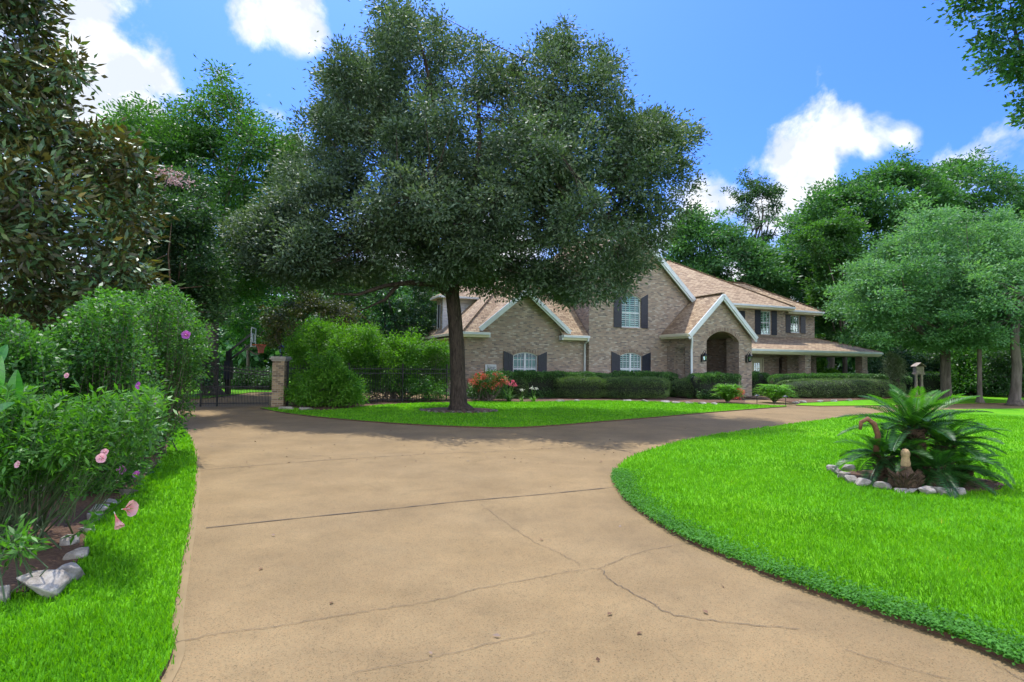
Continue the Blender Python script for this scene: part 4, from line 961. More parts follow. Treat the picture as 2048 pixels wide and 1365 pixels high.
# the oak on the island lawn
OAK = [(825, 6), (870, 40), (905, 62), (960, 88), (1005, 130), (1060, 105), (1085, 62), (1128, 42), (1150, 90), (1195, 82), (1255, 108), (1240, 170), (1262, 225), (1330, 222), (1392, 272), (1372, 330), (1398, 400), (1350, 450), (1300, 545), (1245, 598), (1150, 612), (1080, 600), (1000, 592), (940, 600), (880, 585), (800, 560), (740, 572), (650, 590), (560, 575), (490, 545), (448, 500), (470, 440), (530, 400), (560, 330), (596, 250), (640, 210), (648, 120), (690, 90), (745, 130), (745, 60), (760, 20)]
ty = TREE[1]
tp = [TREE, TREE+np.array([0, 0, .08]), P3(917, 808, ty), P3(916, 770, ty), P3(914, 700, ty), P3(910, 640, ty), P3(905, 590, ty), P3(908, 540, ty), P3(922, 480, ty)]
lim = lambda pts, r: ([P3(*p) for p in pts], r)
extra = [lim([(908, 600, ty), (870, 570, ty-.6), (820, 566, ty-1.2), (770, 572, ty-1.6), (715, 590, ty-1.8), (660, 588, ty-2)], [.13, .10, .085, .07, .05, .02]),
         lim([(800, 566, ty-1.3), (770, 600, ty-1.4), (720, 622, ty-1.4)], [.08, .05, .02]),
         lim([(915, 520, ty), (935, 420, ty-.5), (945, 380, ty-.7), (960, 300, ty-.5), (955, 180, ty)], [.24, .18, .15, .10, .05]),
         lim([(915, 500, ty), (890, 380, ty+.5), (880, 260, ty+.5), (850, 120, ty+.3), (830, 50, ty)], [.22, .15, .10, .06, .02]),
         lim([(918, 520, ty), (1000, 500, ty-.5), (1080, 480, ty-1), (1180, 420, ty-1.2), (1300, 330, ty-1)], [.2, .14, .11, .08, .03]),
         lim([(920, 490, ty), (1000, 380, ty+.8), (1080, 250, ty+1), (1120, 110, ty+.8)], [.18, .12, .08, .02]),
         lim([(908, 540, ty), (820, 460, ty+.6), (720, 360, ty+1), (660, 220, ty+.8)], [.18, .12, .08, .03])]
make_tree('oak_tree', 'large live oak with dense grey-green crown standing alone on the island lawn', 'tree', OAK, ty, 4.6, 420, 330000, .145, .062, L_OAK, BARK, 919, .30, None, 11, rmin=.38, rmax=1.2, sub_r=.3, per=85, n_limb=18, ntw=420, extra=extra, trunk_path=tp, shell=.36, flat=.6, lk=.5, up=.75, spk=140, spl=.48, fill=(([(452, 440), (560, 380), (660, 420), (680, 590), (560, 575), (460, 520)], 70), ([(760, 330), (1150, 330), (1150, 590), (820, 585)], 60), ([(560, 300), (700, 260), (760, 420), (600, 440)], 35)))
# big glossy magnolia on the left
MAG = [(-520, -420), (60, -200), (88, 0), (95, 50), (78, 100), (112, 108), (146, 112), (150, 140), (128, 215), (180, 236), (240, 290), (292, 330), (302, 400), (318, 430), (292, 480), (304, 560), (262, 605), (170, 640), (60, 665), (-200, 700), (-560, 700)]
make_tree('magnolia_tree', 'tall magnolia with glossy dark leaves and bronze undersides filling the left side', 'tree', MAG, 10.8, 2.4, 330, 80000, .18, .07, L_MAG, BARK2, -60, .22, 560, 12, rmin=.28, rmax=.85, sub_r=.2, per=26, n_limb=16, ntw=160, up=.5, shell=.3, flat=.8, spk=90, spl=.45)
make_tree('pecan_tree', 'tall bright green pecan rising behind the driveway gate', 'tree', [(225, 240), (275, 190), (320, 235), (345, 215), (385, 250), (375, 200), (430, 165), (505, 190), (535, 240), (585, 245), (600, 330), (560, 420), (600, 520), (520, 600), (420, 625), (330, 600), (250, 560), (180, 460), (180, 320)], 27, 4.5, 200, 115000, .20, .085, L_PEC, BARK2, 424, .36, 590, 13, rmin=.4, rmax=1.3, sub_r=.5, per=110, n_limb=14, ntw=110, up=.8)
make_tree('crape_myrtle', 'dark crape myrtle with a few pale pink blossoms between magnolia and pecan', 'tree', [(300, 335), (360, 325), (410, 380), (420, 470), (455, 560), (450, 640), (380, 660), (300, 640), (240, 560), (260, 420)], 17, 2.2, 110, 46000, .12, .055, L_DARK, BARK3, 330, .10, 690, 14, rmin=.28, rmax=.75, sub_r=.22, n_limb=10, ntw=60)
rng = np.random.default_rng(5); V, S = foliage([(P3(px, py, 15.6), .28) for px, py in ((335, 335), (350, 350), (372, 362), (395, 372), (340, 362))], 330, .06, .05, rng, .1, 20); quads_obj('blossoms', V-np.array(bpy.data.objects['crape_myrtle'].location), 4, P_PALE, bpy.data.objects['crape_myrtle'])
# trees behind fence, centre-left
make_tree('elm_tree', 'mid green tree behind the basketball hoop with light showing through', 'tree', [(440, 560), (520, 540), (600, 560), (640, 620), (600, 680), (540, 700), (480, 690), (430, 640)], 38, 3.5, 46, 21000, .26, .12, L_PEC, BARK2, 497, .14, 700, 15, rmin=.6, rmax=1.3, sub_r=.4, n_limb=8, ntw=40, grp='trees behind the fence')
make_tree('holly_tree', 'brownish small tree between the hoop and the bright shrubs', 'tree', [(530, 640), (570, 600), (650, 600), (700, 630), (690, 680), (600, 690), (545, 700)], 30, 2, 36, 16000, .16, .07, L_RUSTY, BARK2, 590, .1, 715, 16, rmin=.4, rmax=.9, sub_r=.25, n_limb=6, ntw=30, grp='trees behind the fence')
make_tree('evergreen_oak', 'very dark dense tree left of the house behind the shrubs', 'tree', [(690, 560), (760, 540), (840, 545), (880, 600), (878, 660), (860, 700), (760, 720), (700, 690), (640, 640)], 36, 3.2, 60, 34000, .2, .09, L_DARK, BARK2, 800, .2, 690, 17, rmin=.6, rmax=1.3, sub_r=.34, n_limb=8, ntw=40, grp='trees behind the fence')
# right background
make_tree('water_oak', 'dark tree rising right behind the roof peak', 'tree', [(1345, 480), (1372, 430), (1400, 425), (1450, 440), (1485, 470), (1560, 510), (1580, 600), (1500, 640), (1360, 600), (1340, 530)], 46, 3.5, 130, 46000, .30, .13, L_PEC2, BARK, 1440, .3, 590, 18, rmin=.55, rmax=1.5, sub_r=.6, per=100, n_limb=10, ntw=60, up=.8)
make_tree('slender_pine', 'slender dark tree with open airy crown standing above the others behind the roof', 'tree', [(1470, 400), (1495, 365), (1530, 372), (1562, 400), (1560, 450), (1530, 500), (1560, 560), (1520, 600), (1490, 540), (1505, 470), (1475, 440)], 56, 2.0, 46, 9500, .32, .12, L_DARK, BARK, 1510, .2, 500, 19, rmin=.7, rmax=1.2, sub_r=.4, n_limb=14, ntw=90, shell=.5)
make_tree('pecan_tree', 'broad pecan with layered crown behind the right end of the house', 'tree', [(1560, 470), (1590, 420), (1660, 390), (1740, 340), (1800, 322), (1860, 345), (1900, 400), (1880, 560), (1820, 660), (1700, 700), (1640, 690), (1600, 620), (1575, 540)], 50, 6, 210, 95000, .36, .16, L_PEC2, BARK2, 1660, .4, 640, 20, rmin=.6, rmax=1.9, sub_r=.75, per=110, n_limb=12, ntw=100, up=.9)
make_tree('pecan_tree', 'tall pecan at the far right edge behind the pale elm', 'tree', [(1850, 345), (1930, 320), (1985, 330), (2035, 380), (2120, 400), (2200, 480), (2200, 660), (1950, 660), (1860, 560)], 54, 6, 160, 66000, .36, .16, L_PEC2, BARK2, 2080, .4, 640, 21, rmin=.6, rmax=1.9, sub_r=.75, per=110, n_limb=12, ntw=100, up=.9)
make_tree('young_pecan', 'bright green young tree just past the right corner of the roof', 'tree', [(1600, 470), (1640, 440), (1700, 450), (1720, 520), (1700, 620), (1720, 700), (1660, 710), (1650, 650), (1620, 600), (1640, 540)], 42, 2.2, 60, 34000, .26, .12, L_PEC, BARK2, 1690, .2, 690, 22, rmin=.5, rmax=1.2, sub_r=.36, n_limb=8, ntw=60, up=.8)
make_tree('elm_tree', 'spreading pale grey-green elm on the far right lawn', 'tree', [(1676, 590), (1712, 560), (1700, 528), (1742, 505), (1752, 478), (1795, 468), (1820, 438), (1862, 440), (1880, 415), (1932, 416), (1960, 438), (2010, 430), (2060, 470), (2160, 500), (2200, 660), (2100, 720), (2040, 690), (2000, 712), (1950, 700), (1925, 728), (1880, 700), (1850, 716), (1800, 690), (1770, 706), (1730, 672), (1690, 676), (1700, 640), (1664, 628)], 31, 4.6, 240, 130000, .18, .08, L_ELM, BARK2, 1890, .30, 690, 23, rmin=.4, rmax=1.3, sub_r=.42, per=110, n_limb=16, ntw=120, up=.65)
for k, (bx, yy, r0, lab, o_) in enumerate(((1958, 28.5, .12, 'thin dark-barked tree on the far right lawn', [(1900, 600), (1960, 560), (2020, 590), (2010, 670), (1960, 700), (1905, 670)]), (2030, 27.2, .24, 'thick grey-barked tree nearest the right border on the far lawn', [(1960, 560), (2060, 520), (2160, 560), (2160, 690), (2060, 710), (1990, 690)]))):
    make_tree('lawn_tree', lab, 'tree', o_, yy, 1.6, 30, 15000, .17, .075, L_ELM, BARK2, bx, r0, 640, 30+k, rmin=.4, rmax=.9, sub_r=.3, n_limb=6, ntw=40, grp='trees on the far right lawn')
make_tree('overhanging_tree', 'near tree whose dark leafy branches hang into the top right corner', 'tree', [(1890, -60), (1896, 8), (1925, 45), (1952, 92), (1985, 112), (1965, 128), (2010, 150), (2030, 215), (2040, 260), (2100, 270), (2300, 300), (2600, 100), (2600, -500), (1950, -500)], 12.5, 2.0, 230, 52000, .13, .07, L_PEC2, BARK, 2420, .25, 330, 33, rmin=.2, rmax=.65, sub_r=.2, per=36, n_limb=18, ntw=160)
# woods beyond: one far mass that reads as a wood
rng = np.random.default_rng(77); B = []
for i in range(1300):
    px = rng.uniform(-700, 2700); Y = rng.uniform(62, 84); top = 610 if px < 640 else (560 if px < 1300 else 560)
    p = P3(px, rng.uniform(top, 735), Y)
    if p[2] > .3: B.append((p, rng.uniform(1.8, 3.2)))
V, S = foliage(B, 200000, .9, .45, rng, 1.0, 60, up=.8); V = V[V[:, :, 2].min(1) > 0]; tag(quads_obj('woods', V, 4, L_PEC2), 'far woods seen under the trees behind house and fence', 'woods', kind='stuff')
rng = np.random.default_rng(78)
# understory shrubs at right and left backs
def shrub(name, lab, cat, outline, Y, D, nb, nleaf, L, Wd, lm, base_px, seed, rmin=.25, rmax=.7, sub_r=.16, per=30, grp=None, stems=7, up=.5, r0=.02, zmin=.12, shell=.35, stem_mat=None, droop=0.0, spk=36, spl=None):
    rng = np.random.default_rng(seed); bp = P3(base_px, 720, Y); base = np.array([bp[0], bp[1], .03]); root = empty(name, base); tag(root, lab, cat, grp)
    bl_ = blobs_px(outline, Y, D, nb, rmin, rmax, rng, zmin); V, S = foliage(bl_+[b_ for b_ in spikes(outline, Y, D, spk, rng, spl or rmax*.75) if b_[0][2] > .12], nleaf, L, Wd, rng, sub_r, per, up=up, shell=shell, droop=droop)
    V = V[V[:, :, 2].min(1) > .03]
    quads_obj('foliage', V-base, 4, lm, root); mb = MB()
    for i in rng.choice(len(bl_), min(stems*3, len(bl_)), replace=False):
        q = np.array(bl_[i][0]); b0 = base+rng.normal(0, D*.18+.05, 3)*np.array([1, 1, 0]); m_ = (b0*.5+q*.5)+rng.normal(0, .08, 3)
        mb.tube([b0-base, m_-base, q-base], [r0, r0*.8, r0*.3], 5)
    for s in S[rng.choice(len(S), min(60, len(S)), replace=False)]:
        i = np.argmin([((np.array(b_[0])-s)**2).sum() for b_ in bl_]); mb.tube([np.array(bl_[i][0])-base, s-base], [r0*.4, r0*.2], 4, cap=False)
    mb.build('stems', stem_mat or BARK2, root)
    return root, bl_, S


US = 'dark understory shrubs behind the right lawn'
for k, (x0, x1, y0, Y, lab) in enumerate(((1745, 1850, 700, 42, 'dark shrub mass beside the porch end'), (1840, 1925, 700, 40, 'dark shrub behind the twin bird feeder posts'), (1905, 1990, 690, 38, 'grey-green shrub left of the thin lawn tree'), (1975, 2080, 700, 36, 'dark shrub behind the thick grey trunk'))):
    shrub('understory_shrub', lab, 'shrub', [(x0, y0+20), ((x0+x1)/2, y0), (x1, y0+15), (x1+10, 785), (x0-10, 790)], Y, 2, 40, 15000, .2, .09, L_DARK if k != 2 else L_SHRUB, (x0+x1)/2, 40+k, .4, 1.0, .28, grp=US, r0=.04)
for k, (x0, x1, y0, Y, lab) in enumerate(((400, 480, 735, 34, 'dark shrub seen through the gate pickets at the trunk'), (470, 560, 738, 33, 'dark shrub seen through the gate beside the brick pillar'), (280, 410, 690, 25, 'dark shrub left of the big trunk behind the fence'))):
    shrub('back_shrub', lab, 'shrub', [(x0, y0+10), ((x0+x1)/2, y0), (x1, y0+10), (x1+8, 780), (x0-8, 782)], Y, 1.2, 30, 10000, .15, .07, L_DARK, (x0+x1)/2, 50+k, .3, .7, .2, grp='dark shrubs behind the gate', r0=.03)
shrub('silver_shrub', 'pale silvery shrub just right of the porch roof corner', 'shrub', [(1770, 715), (1790, 703), (1808, 720), (1812, 752), (1775, 758)], 33, .6, 22, 5000, .11, .05, L_SILVER, 1790, 60, .2, .45, .14)
shrub('porch_shrub', 'yellow-green shrub seen through the open end of the porch', 'shrub', [(1633, 718), (1652, 728), (1680, 750), (1665, 762), (1634, 760)], 42, .6, 22, 4000, .14, .07, L_BRIGHT, 1650, 61, .2, .5, .15)
# bright shrubs behind the fence and the mound in front of it
shrub('oleander_shrub', 'tallest bright green oleander behind the fence beside the brick pillar', 'shrub', [(572, 690), (600, 655), (660, 642), (710, 655), (752, 668), (745, 740), (700, 780), (640, 782), (580, 770)], 24.3, 1.3, 75, 32000, .13, .04, L_BRIGHT, 660, 62, .3, .7, .2, grp='bright oleanders behind the fence', stems=10, r0=.025, up=.7)
shrub('oleander_shrub', 'middle bright green oleander behind the fence', 'shrub', [(725, 690), (760, 670), (800, 680), (835, 668), (850, 700), (835, 770), (780, 786), (730, 775)], 25.3, 1.2, 60, 24000, .13, .04, L_BRIGHT, 785, 63, .3, .65, .2, grp='bright oleanders behind the fence', stems=10, r0=.025, up=.7)
shrub('oleander_shrub', 'lowest bright green oleander next to the oak trunk and house corner', 'shrub', [(825, 705), (860, 682), (895, 690), (905, 745), (880, 785), (830, 780)], 25.9, .9, 44, 15000, .12, .04, L_BRIGHT, 862, 64, .25, .5, .18, grp='bright oleanders behind the fence', stems=8, r0=.02, up=.7)
shrub('dark_shrub', 'dark bare-stemmed shrubs filling the fence behind the oak', 'shrub', [(700, 742), (760, 745), (830, 750), (890, 762), (890, 800), (850, 798), (760, 800), (700, 798)], 24.2, .5, 34, 7000, .09, .04, L_SHRUB, 800, 65, .2, .4, .16, stems=14, r0=.018)
shrub('laurel_bush', 'rounded leafy bush in front of the fence right of the brick pillar', 'shrub', [(574, 782), (584, 758), (606, 748), (622, 722), (645, 728), (660, 712), (684, 732), (700, 750), (716, 752), (722, 775), (738, 790), (715, 806), (660, 818), (610, 815), (582, 803)], 21, 1.3, 95, 24000, .125, .05, L_BRIGHT, 650, 66, .18, .5, .15, stems=10, r0=.018, up=.7)

# ------------------------------------------------------------------ hedges
def hedge(name, lab, p, q, w, h, n, L, lm, seed, grp, sq=3.0, z0=0.03):
    """clipped hedge from p to q (ground points, along its centre line)"""
    rng = np.random.default_rng(seed); p = np.array(p[:2]); q = np.array(q[:2]); d = q-p; Ln = np.hypot(*d); rz = math.atan2(d[1], d[0])
    a, b_, c_ = Ln/2, w/2, h/2
    m = 26; mb = MB(); U_ = np.linspace(0, 2*math.pi, m*2+1)[:-1]; Vv = np.linspace(-math.pi/2, math.pi/2, 15)
    sg = lambda x, e: np.sign(x)*np.abs(x)**e
    def surf(u_, v_, k=1.0):
        e1 = 2/sq; cx, sx = sg(np.cos(u_), e1), sg(np.sin(u_), e1); cv, sv = sg(np.cos(v_), e1), sg(np.sin(v_), e1)
        # keep ends round, sides straight
        return np.stack([a*cx*cv*k if a < 2*b_ else (np.clip(cx*cv, -1, 1)*a*k), b_*sx*cv*k, c_*sv*k+c_], -1)
    base = len(mb.v); nn_ = len(U_)
    for v_ in Vv:
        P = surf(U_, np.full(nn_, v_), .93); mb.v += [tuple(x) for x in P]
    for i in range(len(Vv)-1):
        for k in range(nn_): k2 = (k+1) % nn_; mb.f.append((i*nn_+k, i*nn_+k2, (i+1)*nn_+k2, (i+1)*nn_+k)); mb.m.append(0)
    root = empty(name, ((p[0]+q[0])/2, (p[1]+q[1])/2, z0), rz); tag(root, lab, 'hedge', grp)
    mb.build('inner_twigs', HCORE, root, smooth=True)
    # leaves on the surface
    if a > b_*1.3:      # sample mostly evenly along the length
        x = rng.uniform(-1, 1, n); e = 1/sq
        ph = rng.uniform(-.35*math.pi, 1.35*math.pi, n)
        prof = (1-np.abs(x)**(sq*1.6))**(1/ (sq*.9))
        P = np.stack([x*a, b_*sg(np.cos(ph), 2/sq)*prof, c_+c_*sg(np.sin(ph), 2/sq)*(prof*.8+.2*(prof > .3))], 1)
    else:
        D_ = unit(rng.normal(0, 1, (n, 3))); u_ = np.arctan2(D_[:, 1], D_[:, 0]); v_ = np.arcsin(D_[:, 2]); P = surf(u_, v_)
    lump = .035*np.sin(P[:, 0]*4.1+seed)+.025*np.sin(P[:, 0]*9+P[:, 2]*7)
    ctr = np.array([0, 0, c_]); outd = unit((P-ctr*1)*np.array([.25 if a > b_ else 1, 1, 1]))
    P = P+outd*(lump+rng.normal(0, .03, n))[:, None]; P = P[P[:, 2] > .04]; outd = outd[:0] if False else unit((P-ctr)*np.array([.25 if a > b_ else 1, 1, 1])); n = len(P)
    A = outd+rng.normal(0, .6, (n, 3)); A[:, 2] += .3; Nn = outd*.5+rng.normal(0, .6, (n, 3)); Nn[:, 2] += .4
    quads_obj('foliage', leaf_quads(P, A, Nn, L*rng.uniform(.6, 1.3, n), L*.5*rng.uniform(.7, 1.3, n)), 4, lm, root)
    return root
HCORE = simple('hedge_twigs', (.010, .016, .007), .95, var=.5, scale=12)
def Hs(s_, t_): return (-2.2957+s_*math.cos(math.radians(22.3))-t_*math.sin(math.radians(22.3)), 28+s_*math.sin(math.radians(22.3))+t_*math.cos(math.radians(22.3)))
G1 = 'clipped rounded hedges in the front bed'; G2 = 'taller clipped hedge row against the house wall'
hedge('boxwood_hedge', 'small round boxwood beside the red flowering shrub', gp(1012, 797), gp(1052, 797), 1.3, 1.05, 7000, .05, L_HEDGE, 1, G1, 2.4)
hedge('boxwood_hedge', 'short clipped hedge under the left part of the garage downspout', gp(1104, 797), gp(1208, 797.5), 1.5, 1.02, 16000, .05, L_HEDGE, 2, G1, 3.4)
hedge('boxwood_hedge', 'long clipped hedge below the tall gable window', gp(1198, 798), gp(1334, 798), 1.5, 1.02, 19000, .05, L_HEDGE, 3, G1, 3.4)
hedge('boxwood_hedge', 'smooth oval hedge left of the arched entry', gp(1345, 797), gp(1450, 797), 1.8, .98, 20000, .045, L_HEDGE, 4, G1, 2.5)
hedge('boxwood_hedge', 'longest smooth oval hedge in front of the porch', gp(1558, 798), gp(1800, 795), 2.0, 1.02, 34000, .045, L_HEDGE, 5, G1, 2.6)
hedge('holly_hedge', 'hedge row under the arched garage wing window', Hs(.3, -1.0), Hs(7.6, -1.3), 1.0, 1.22, 24000, .075, L_HEDGE2, 6, G2, 5)
hedge('holly_hedge', 'hedge row under the lower window of the tall gable', Hs(7.4, -1.5), Hs(11.4, -1.5), 1.0, 1.25, 15000, .075, L_HEDGE2, 7, G2, 5)
hedge('holly_hedge', 'hedge section in front of the entry side wall', Hs(10.9, -3.6), Hs(13.7, -3.6), 1.0, 1.25, 10000, .075, L_HEDGE2, 8, G2, 5)
hedge('holly_hedge', 'squarish holly block right of the entry arch', gp(1490, 792), gp(1530, 792), 1.2, 1.3, 7000, .075, L_HEDGE2, 9, G2, 5)
hedge('holly_hedge', 'long hedge row along the front of the covered porch', Hs(16.8, -3.0), Hs(28.5, -2.8), 1.0, 1.25, 32000, .075, L_HEDGE2, 10, G2, 5)
hedge('holly_hedge', 'far hedge row past the right end of the porch', (26.0, 37.5), (36, 41), 1.2, 1.45, 9000, .09, L_HEDGE2, 11, G2, 5)
shrub('dark_shrub', 'dark shaded shrub behind the coral blossoms', 'shrub', [(936, 762), (975, 756), (1015, 760), (1012, 798), (940, 800)], 25.6, .5, 26, 6000, .08, .04, L_HEDGE2, 975, 67, .2, .4, .14)

# ------------------------------------------------------------------ flowers and small plants by the house
r_, bl_, S_ = shrub('flowering_shrub', 'loose shrub covered in coral red blossoms between the oak and round boxwood', 'shrub', [(938, 768), (950, 752), (975, 744), (1000, 742), (1018, 756), (1010, 775), (985, 790), (955, 785)], 24.9, .6, 30, 5200, .075, .035, L_SHRUB, 975, 70, .15, .32, .13, stems=9)
rng = np.random.default_rng(9)
V, S = foliage([(P3(x, y, 24.3+rng.uniform(0, .5)), .075) for x, y in ((951, 753), (965, 757), (975, 756), (990, 755), (983, 762), (998, 750), (1008, 757), (980, 768), (946, 770), (985, 776), (993, 741), (1003, 760), (963, 748), (948, 762), (970, 770), (956, 766), (994, 768), (1012, 762), (969, 752), (987, 748), (978, 778), (941, 764), (1001, 772), (959, 782))], 1500, .05, .042, rng, .08, 22); quads_obj('blossoms', V-np.array(r_.location), 4, P_RED, r_)


def strap_plant(name, lab, cat, pos, n, L, w, m, seed, fl=None, flm=None, grp=None, spread=.8):
    rng = np.random.default_rng(seed); root = empty(name, pos); tag(root, lab, cat, grp); quads = []
    for i in range(n):
        az = rng.uniform(0, 2*math.pi); el = rng.uniform(.35, 1.35); ll_ = L*rng.uniform(.7, 1.15); p = np.array([rng.normal(0, .03), rng.normal(0, .03), 0]); hd = np.array([math.cos(az), math.sin(az), 0]); sd = np.array([-math.sin(az), math.cos(az), 0])
        k = 5; prev = None
        for j in range(k+1):
            t = j/k; q = p+hd*ll_*spread*(t*math.cos(el)+.35*t*t)+np.array([0, 0, 1])*ll_*(t*math.sin(el)-.45*t*t); q[2] = max(q[2], .01); wd = w*(1-t)**.6*(.6+.4*math.sin(math.pi*min(1, t+.3)))
            cur = (q-sd*wd/2, q+sd*wd/2)
            if prev is not None: quads.append([prev[0], prev[1], cur[1], cur[0]])
            prev = cur
    quads_obj('leaves', np.array(quads), 4, m, root)
    if fl:
        mb = MB(); bq = []
        for (x, y, z) in fl: mb.tube([(0, 0, 0), (x*.6, y*.6, z*.7), (x, y, z)], [.012, .01, .008], 5); bq.append((np.array([x, y, z]), .05 if flm is P_PINK else .02))
        mb.build('flower_stalk', L_FERN, root); V, S = foliage(bq, (110 if flm is P_PINK else 34)*len(fl), .05, .035, rng, .035, 12); quads_obj('blossom', V, 4, flm, root)
    return root
strap_plant('lily_plant', 'lily with strappy leaves and dark pink blooms below the red flowering shrub', 'plant', gp(1018, 803, .03), 46, .75, .05, L_SHRUB, 1, [(-.1, 0, .78), (.15, .05, .85), (.05, -.1, .75), (-.35, 0, .68), (.25, 0, .72)], P_PINK)
strap_plant('lily_plant', 'small lily with a single white bud left of the white-tipped one', 'plant', gp(1044, 803, .03), 22, .45, .04, L_FERN, 2, [(0, 0, .5)], P_WHITE)
strap_plant('lily_plant', 'bright green lily with two white blooms nearest the clipped hedge', 'plant', gp(1067, 803, .03), 26, .55, .05, L_FERN, 3, [(-.06, 0, .58), (.12, 0, .56)], P_WHITE)
def fern(name, lab, pos, rad, h, n, seed, grp):
    rng = np.random.default_rng(seed); root = empty(name, pos); tag(root, lab, 'fern', grp); Q = []
    for i in range(n):
        az = rng.uniform(0, 2*math.pi); el = rng.uniform(.15, 1.0); ll_ = rad*rng.uniform(.75, 1.15); hd = np.array([math.cos(az), math.sin(az), 0]); sd = np.array([-math.sin(az), math.cos(az), 0])
        for j in range(1, 17):
            t = j/16; q = hd*ll_*t*math.cos(el*(1-t*.3))*1.0+np.array([0, 0, 1])*(h*1.35*(1-(1-t)**2)*math.sin(.3+el)-h*.4*t*t); lw = .12*math.sin(math.pi*min(.97, t*.85+.13))+.02
            for sg in (1, -1): Q.append((q, sd*sg+hd*.35+np.array([0, 0, .15]), lw))
    P = np.array([q[0] for q in Q]); A = np.array([q[1] for q in Q]); L = np.array([q[2] for q in Q]); Nn = np.tile([0, 0, 1.], (len(P), 1))+rng.normal(0, .3, (len(P), 3))
    P[:, 2] = np.maximum(P[:, 2], .02)
    quads_obj('fronds', leaf_quads(P, A, Nn, L, L*.42), 4, L_FERN, root); mb = MB(); mb.lathe([(.09, 0), (.07, .08), (0, .12)], n=8); mb.build('crown_base', BARK2, root)
    return root
fern('sword_fern', 'bright green sword fern at the left side of the entry walk', gp(1455, 806, .03), .85, .85, 140, 1, 'ferns flanking the entry walk'); fern('sword_fern', 'wider bright green sword fern at the right side of the entry walk', gp(1549, 806, .03), 1.08, .85, 170, 2, 'ferns flanking the entry walk')
r_, _, _ = shrub('bedding_flowers', 'small dark red bedding plants at the foot of the entry arch', 'flowers', [(1458, 782), (1478, 776), (1490, 782), (1488, 800), (1460, 800)], 28.6, .3, 12, 1400, .06, .04, P_RED, 1474, 71, .1, .2, .08, stems=4)
for x, y, lab in ((1514, 810, 'black path light at the left side of the walk'), (1571, 812, 'black path light at the corner where walk meets drive')):
    pl = empty('path_light', gp(x, y, .03)); tag(pl, lab, 'path light', 'path lights by the entry walk'); mb = MB(); mb.tube([(0, 0, 0), (0, 0, .36)], [.014, .014], 6); mb.build('stake', BLACK, pl); mb = MB(); mb.lathe([(0, .46), (.03, .44), (.13, .39), (.13, .38), (.0, .38)], n=12); mb.build('hood', BLACK, pl); mb = MB(); mb.lathe([(.035, .33), (.035, .38)], n=8); mb.build('lens', CLEAR, pl)
# sprinkler-like ornament skipped; bird feeder on twin posts at right
bf = empty('bird_feeder', P3(1836, 720, 36)*np.array([1, 1, 0])); tag(bf, 'weathered pale bird feeder on two posts among the right trees', 'bird feeder'); m = simple('weathered_wood', (.36, .30, .26), .9, var=.3, scale=9, bmp=.01)
for x in (-.14, .2): MB().box(x-.06, x+.06, -.06, .06, 0, 1.35).build('post', m, bf)
mb = MB(); mb.box(-.26, .3, -.2, .2, 1.35, 1.45); mb.box(-.22, .26, -.16, .16, 1.451, 1.85); mb.build('box', m, bf); mb = MB(); mb.slab([(-.3, -.26, 1.86), (.02, -.26, 2.1), (.02, .26, 2.1), (-.3, .26, 1.86)], .03); mb.slab([(.02, -.26, 2.1), (.34, -.26, 1.86), (.34, .26, 1.86), (.02, .26, 2.1)], .03); mb.build('roof', m, bf)

# ------------------------------------------------------------------ sago palm
def frond(root, org, az, el, L, m, rng, curl=.9, lw=.11, name='frond'):
    hd = np.array([math.cos(az), math.sin(az), 0]); sd = np.array([-math.sin(az), math.cos(az), 0]); up = np.array([0, 0, 1.]); k = 42; pts = []; e = el; p = np.array(org, float); tang = []
    for j in range(k+1):
        pts.append(p.copy()); d = hd*math.cos(e)+up*math.sin(e); tang.append(d); p = p+d*L/k; e -= curl/k*(.4+1.3*j/k)
    quads = []
    for j in range(k):      # midrib
        w_ = .012*(1-j/k)+.003; n_ = np.cross(sd, tang[j]); quads.append([pts[j]-sd*w_, pts[j]+sd*w_, pts[j+1]+sd*w_, pts[j+1]-sd*w_])
    for j in range(5, k+1):
        t = j/k; ln = lw*math.sin(math.pi*min(.98, .16+t*.80))**.7*1.35; d = tang[j]; n_ = np.cross(d, sd); n_ = n_ if n_[2] > 0 else -n_
        for sg in (1, -1):
            a = unit(sd*sg*.95+d*(.36+.35*t)+n_*(.42+rng.normal(0, .05))); b0 = pts[j]; wv = d*.0108; tip = b0+a*ln-up*ln*.05
            mid = b0+a*ln*.5
            quads.append([b0-wv*.6, mid-wv, tip, mid+wv])
    return quads_obj(name, np.array(quads), 4, m, root)
SG = np.array([SAGO[0], SAGO[1], 0.05]); sago = empty('sago_palm', SG); tag(sago, 'sago palm clump with stacked rosettes of stiff feathery fronds on the front lawn', 'sago palm')
rng = np.random.default_rng(3)
def sp3(px, py, dy=0.0): p = P3(px, py, SG[1]+dy); return p-SG
heads = [(sp3(1828, 858, .1), 30, 1.02, (-.05, 1.2), L_SAGO, .62), (sp3(1768, 915, -.05), 19, .78, (-.25, 1.0), L_SAGO, .8), (sp3(1888, 893, .0), 21, .90, (-.2, 1.1), L_SAGO, .8), (sp3(1868, 940, -.42), 16, .88, (-.25, .9), L_SAGO, .85), (sp3(1925, 940, -.1), 11, .62, (-.15, .9), L_SAGO, .9)]
for hi, (o_, n, L, (e0, e1), m, cu) in enumerate(heads):
    for i in range(n):
        az = 2*math.pi*(i*.618+rng.uniform(-.03, .03)); q = i/n; el = e0+(e1-e0)*q**1.1+rng.normal(0, .06)
        frond(sago, o_, az, el, L*rng.uniform(.85, 1.12)*(1-.18*q), L_SAGO2 if q > .62 and rng.random() < .8 else m, rng, curl=cu*(1.15-.4*q), lw=.13 if L > .7 else .11)
mb = MB()
SAGOB = simple('sago_trunk_fibre', (.075, .045, .025), .95, var=.5, scale=30, bmp=.03)
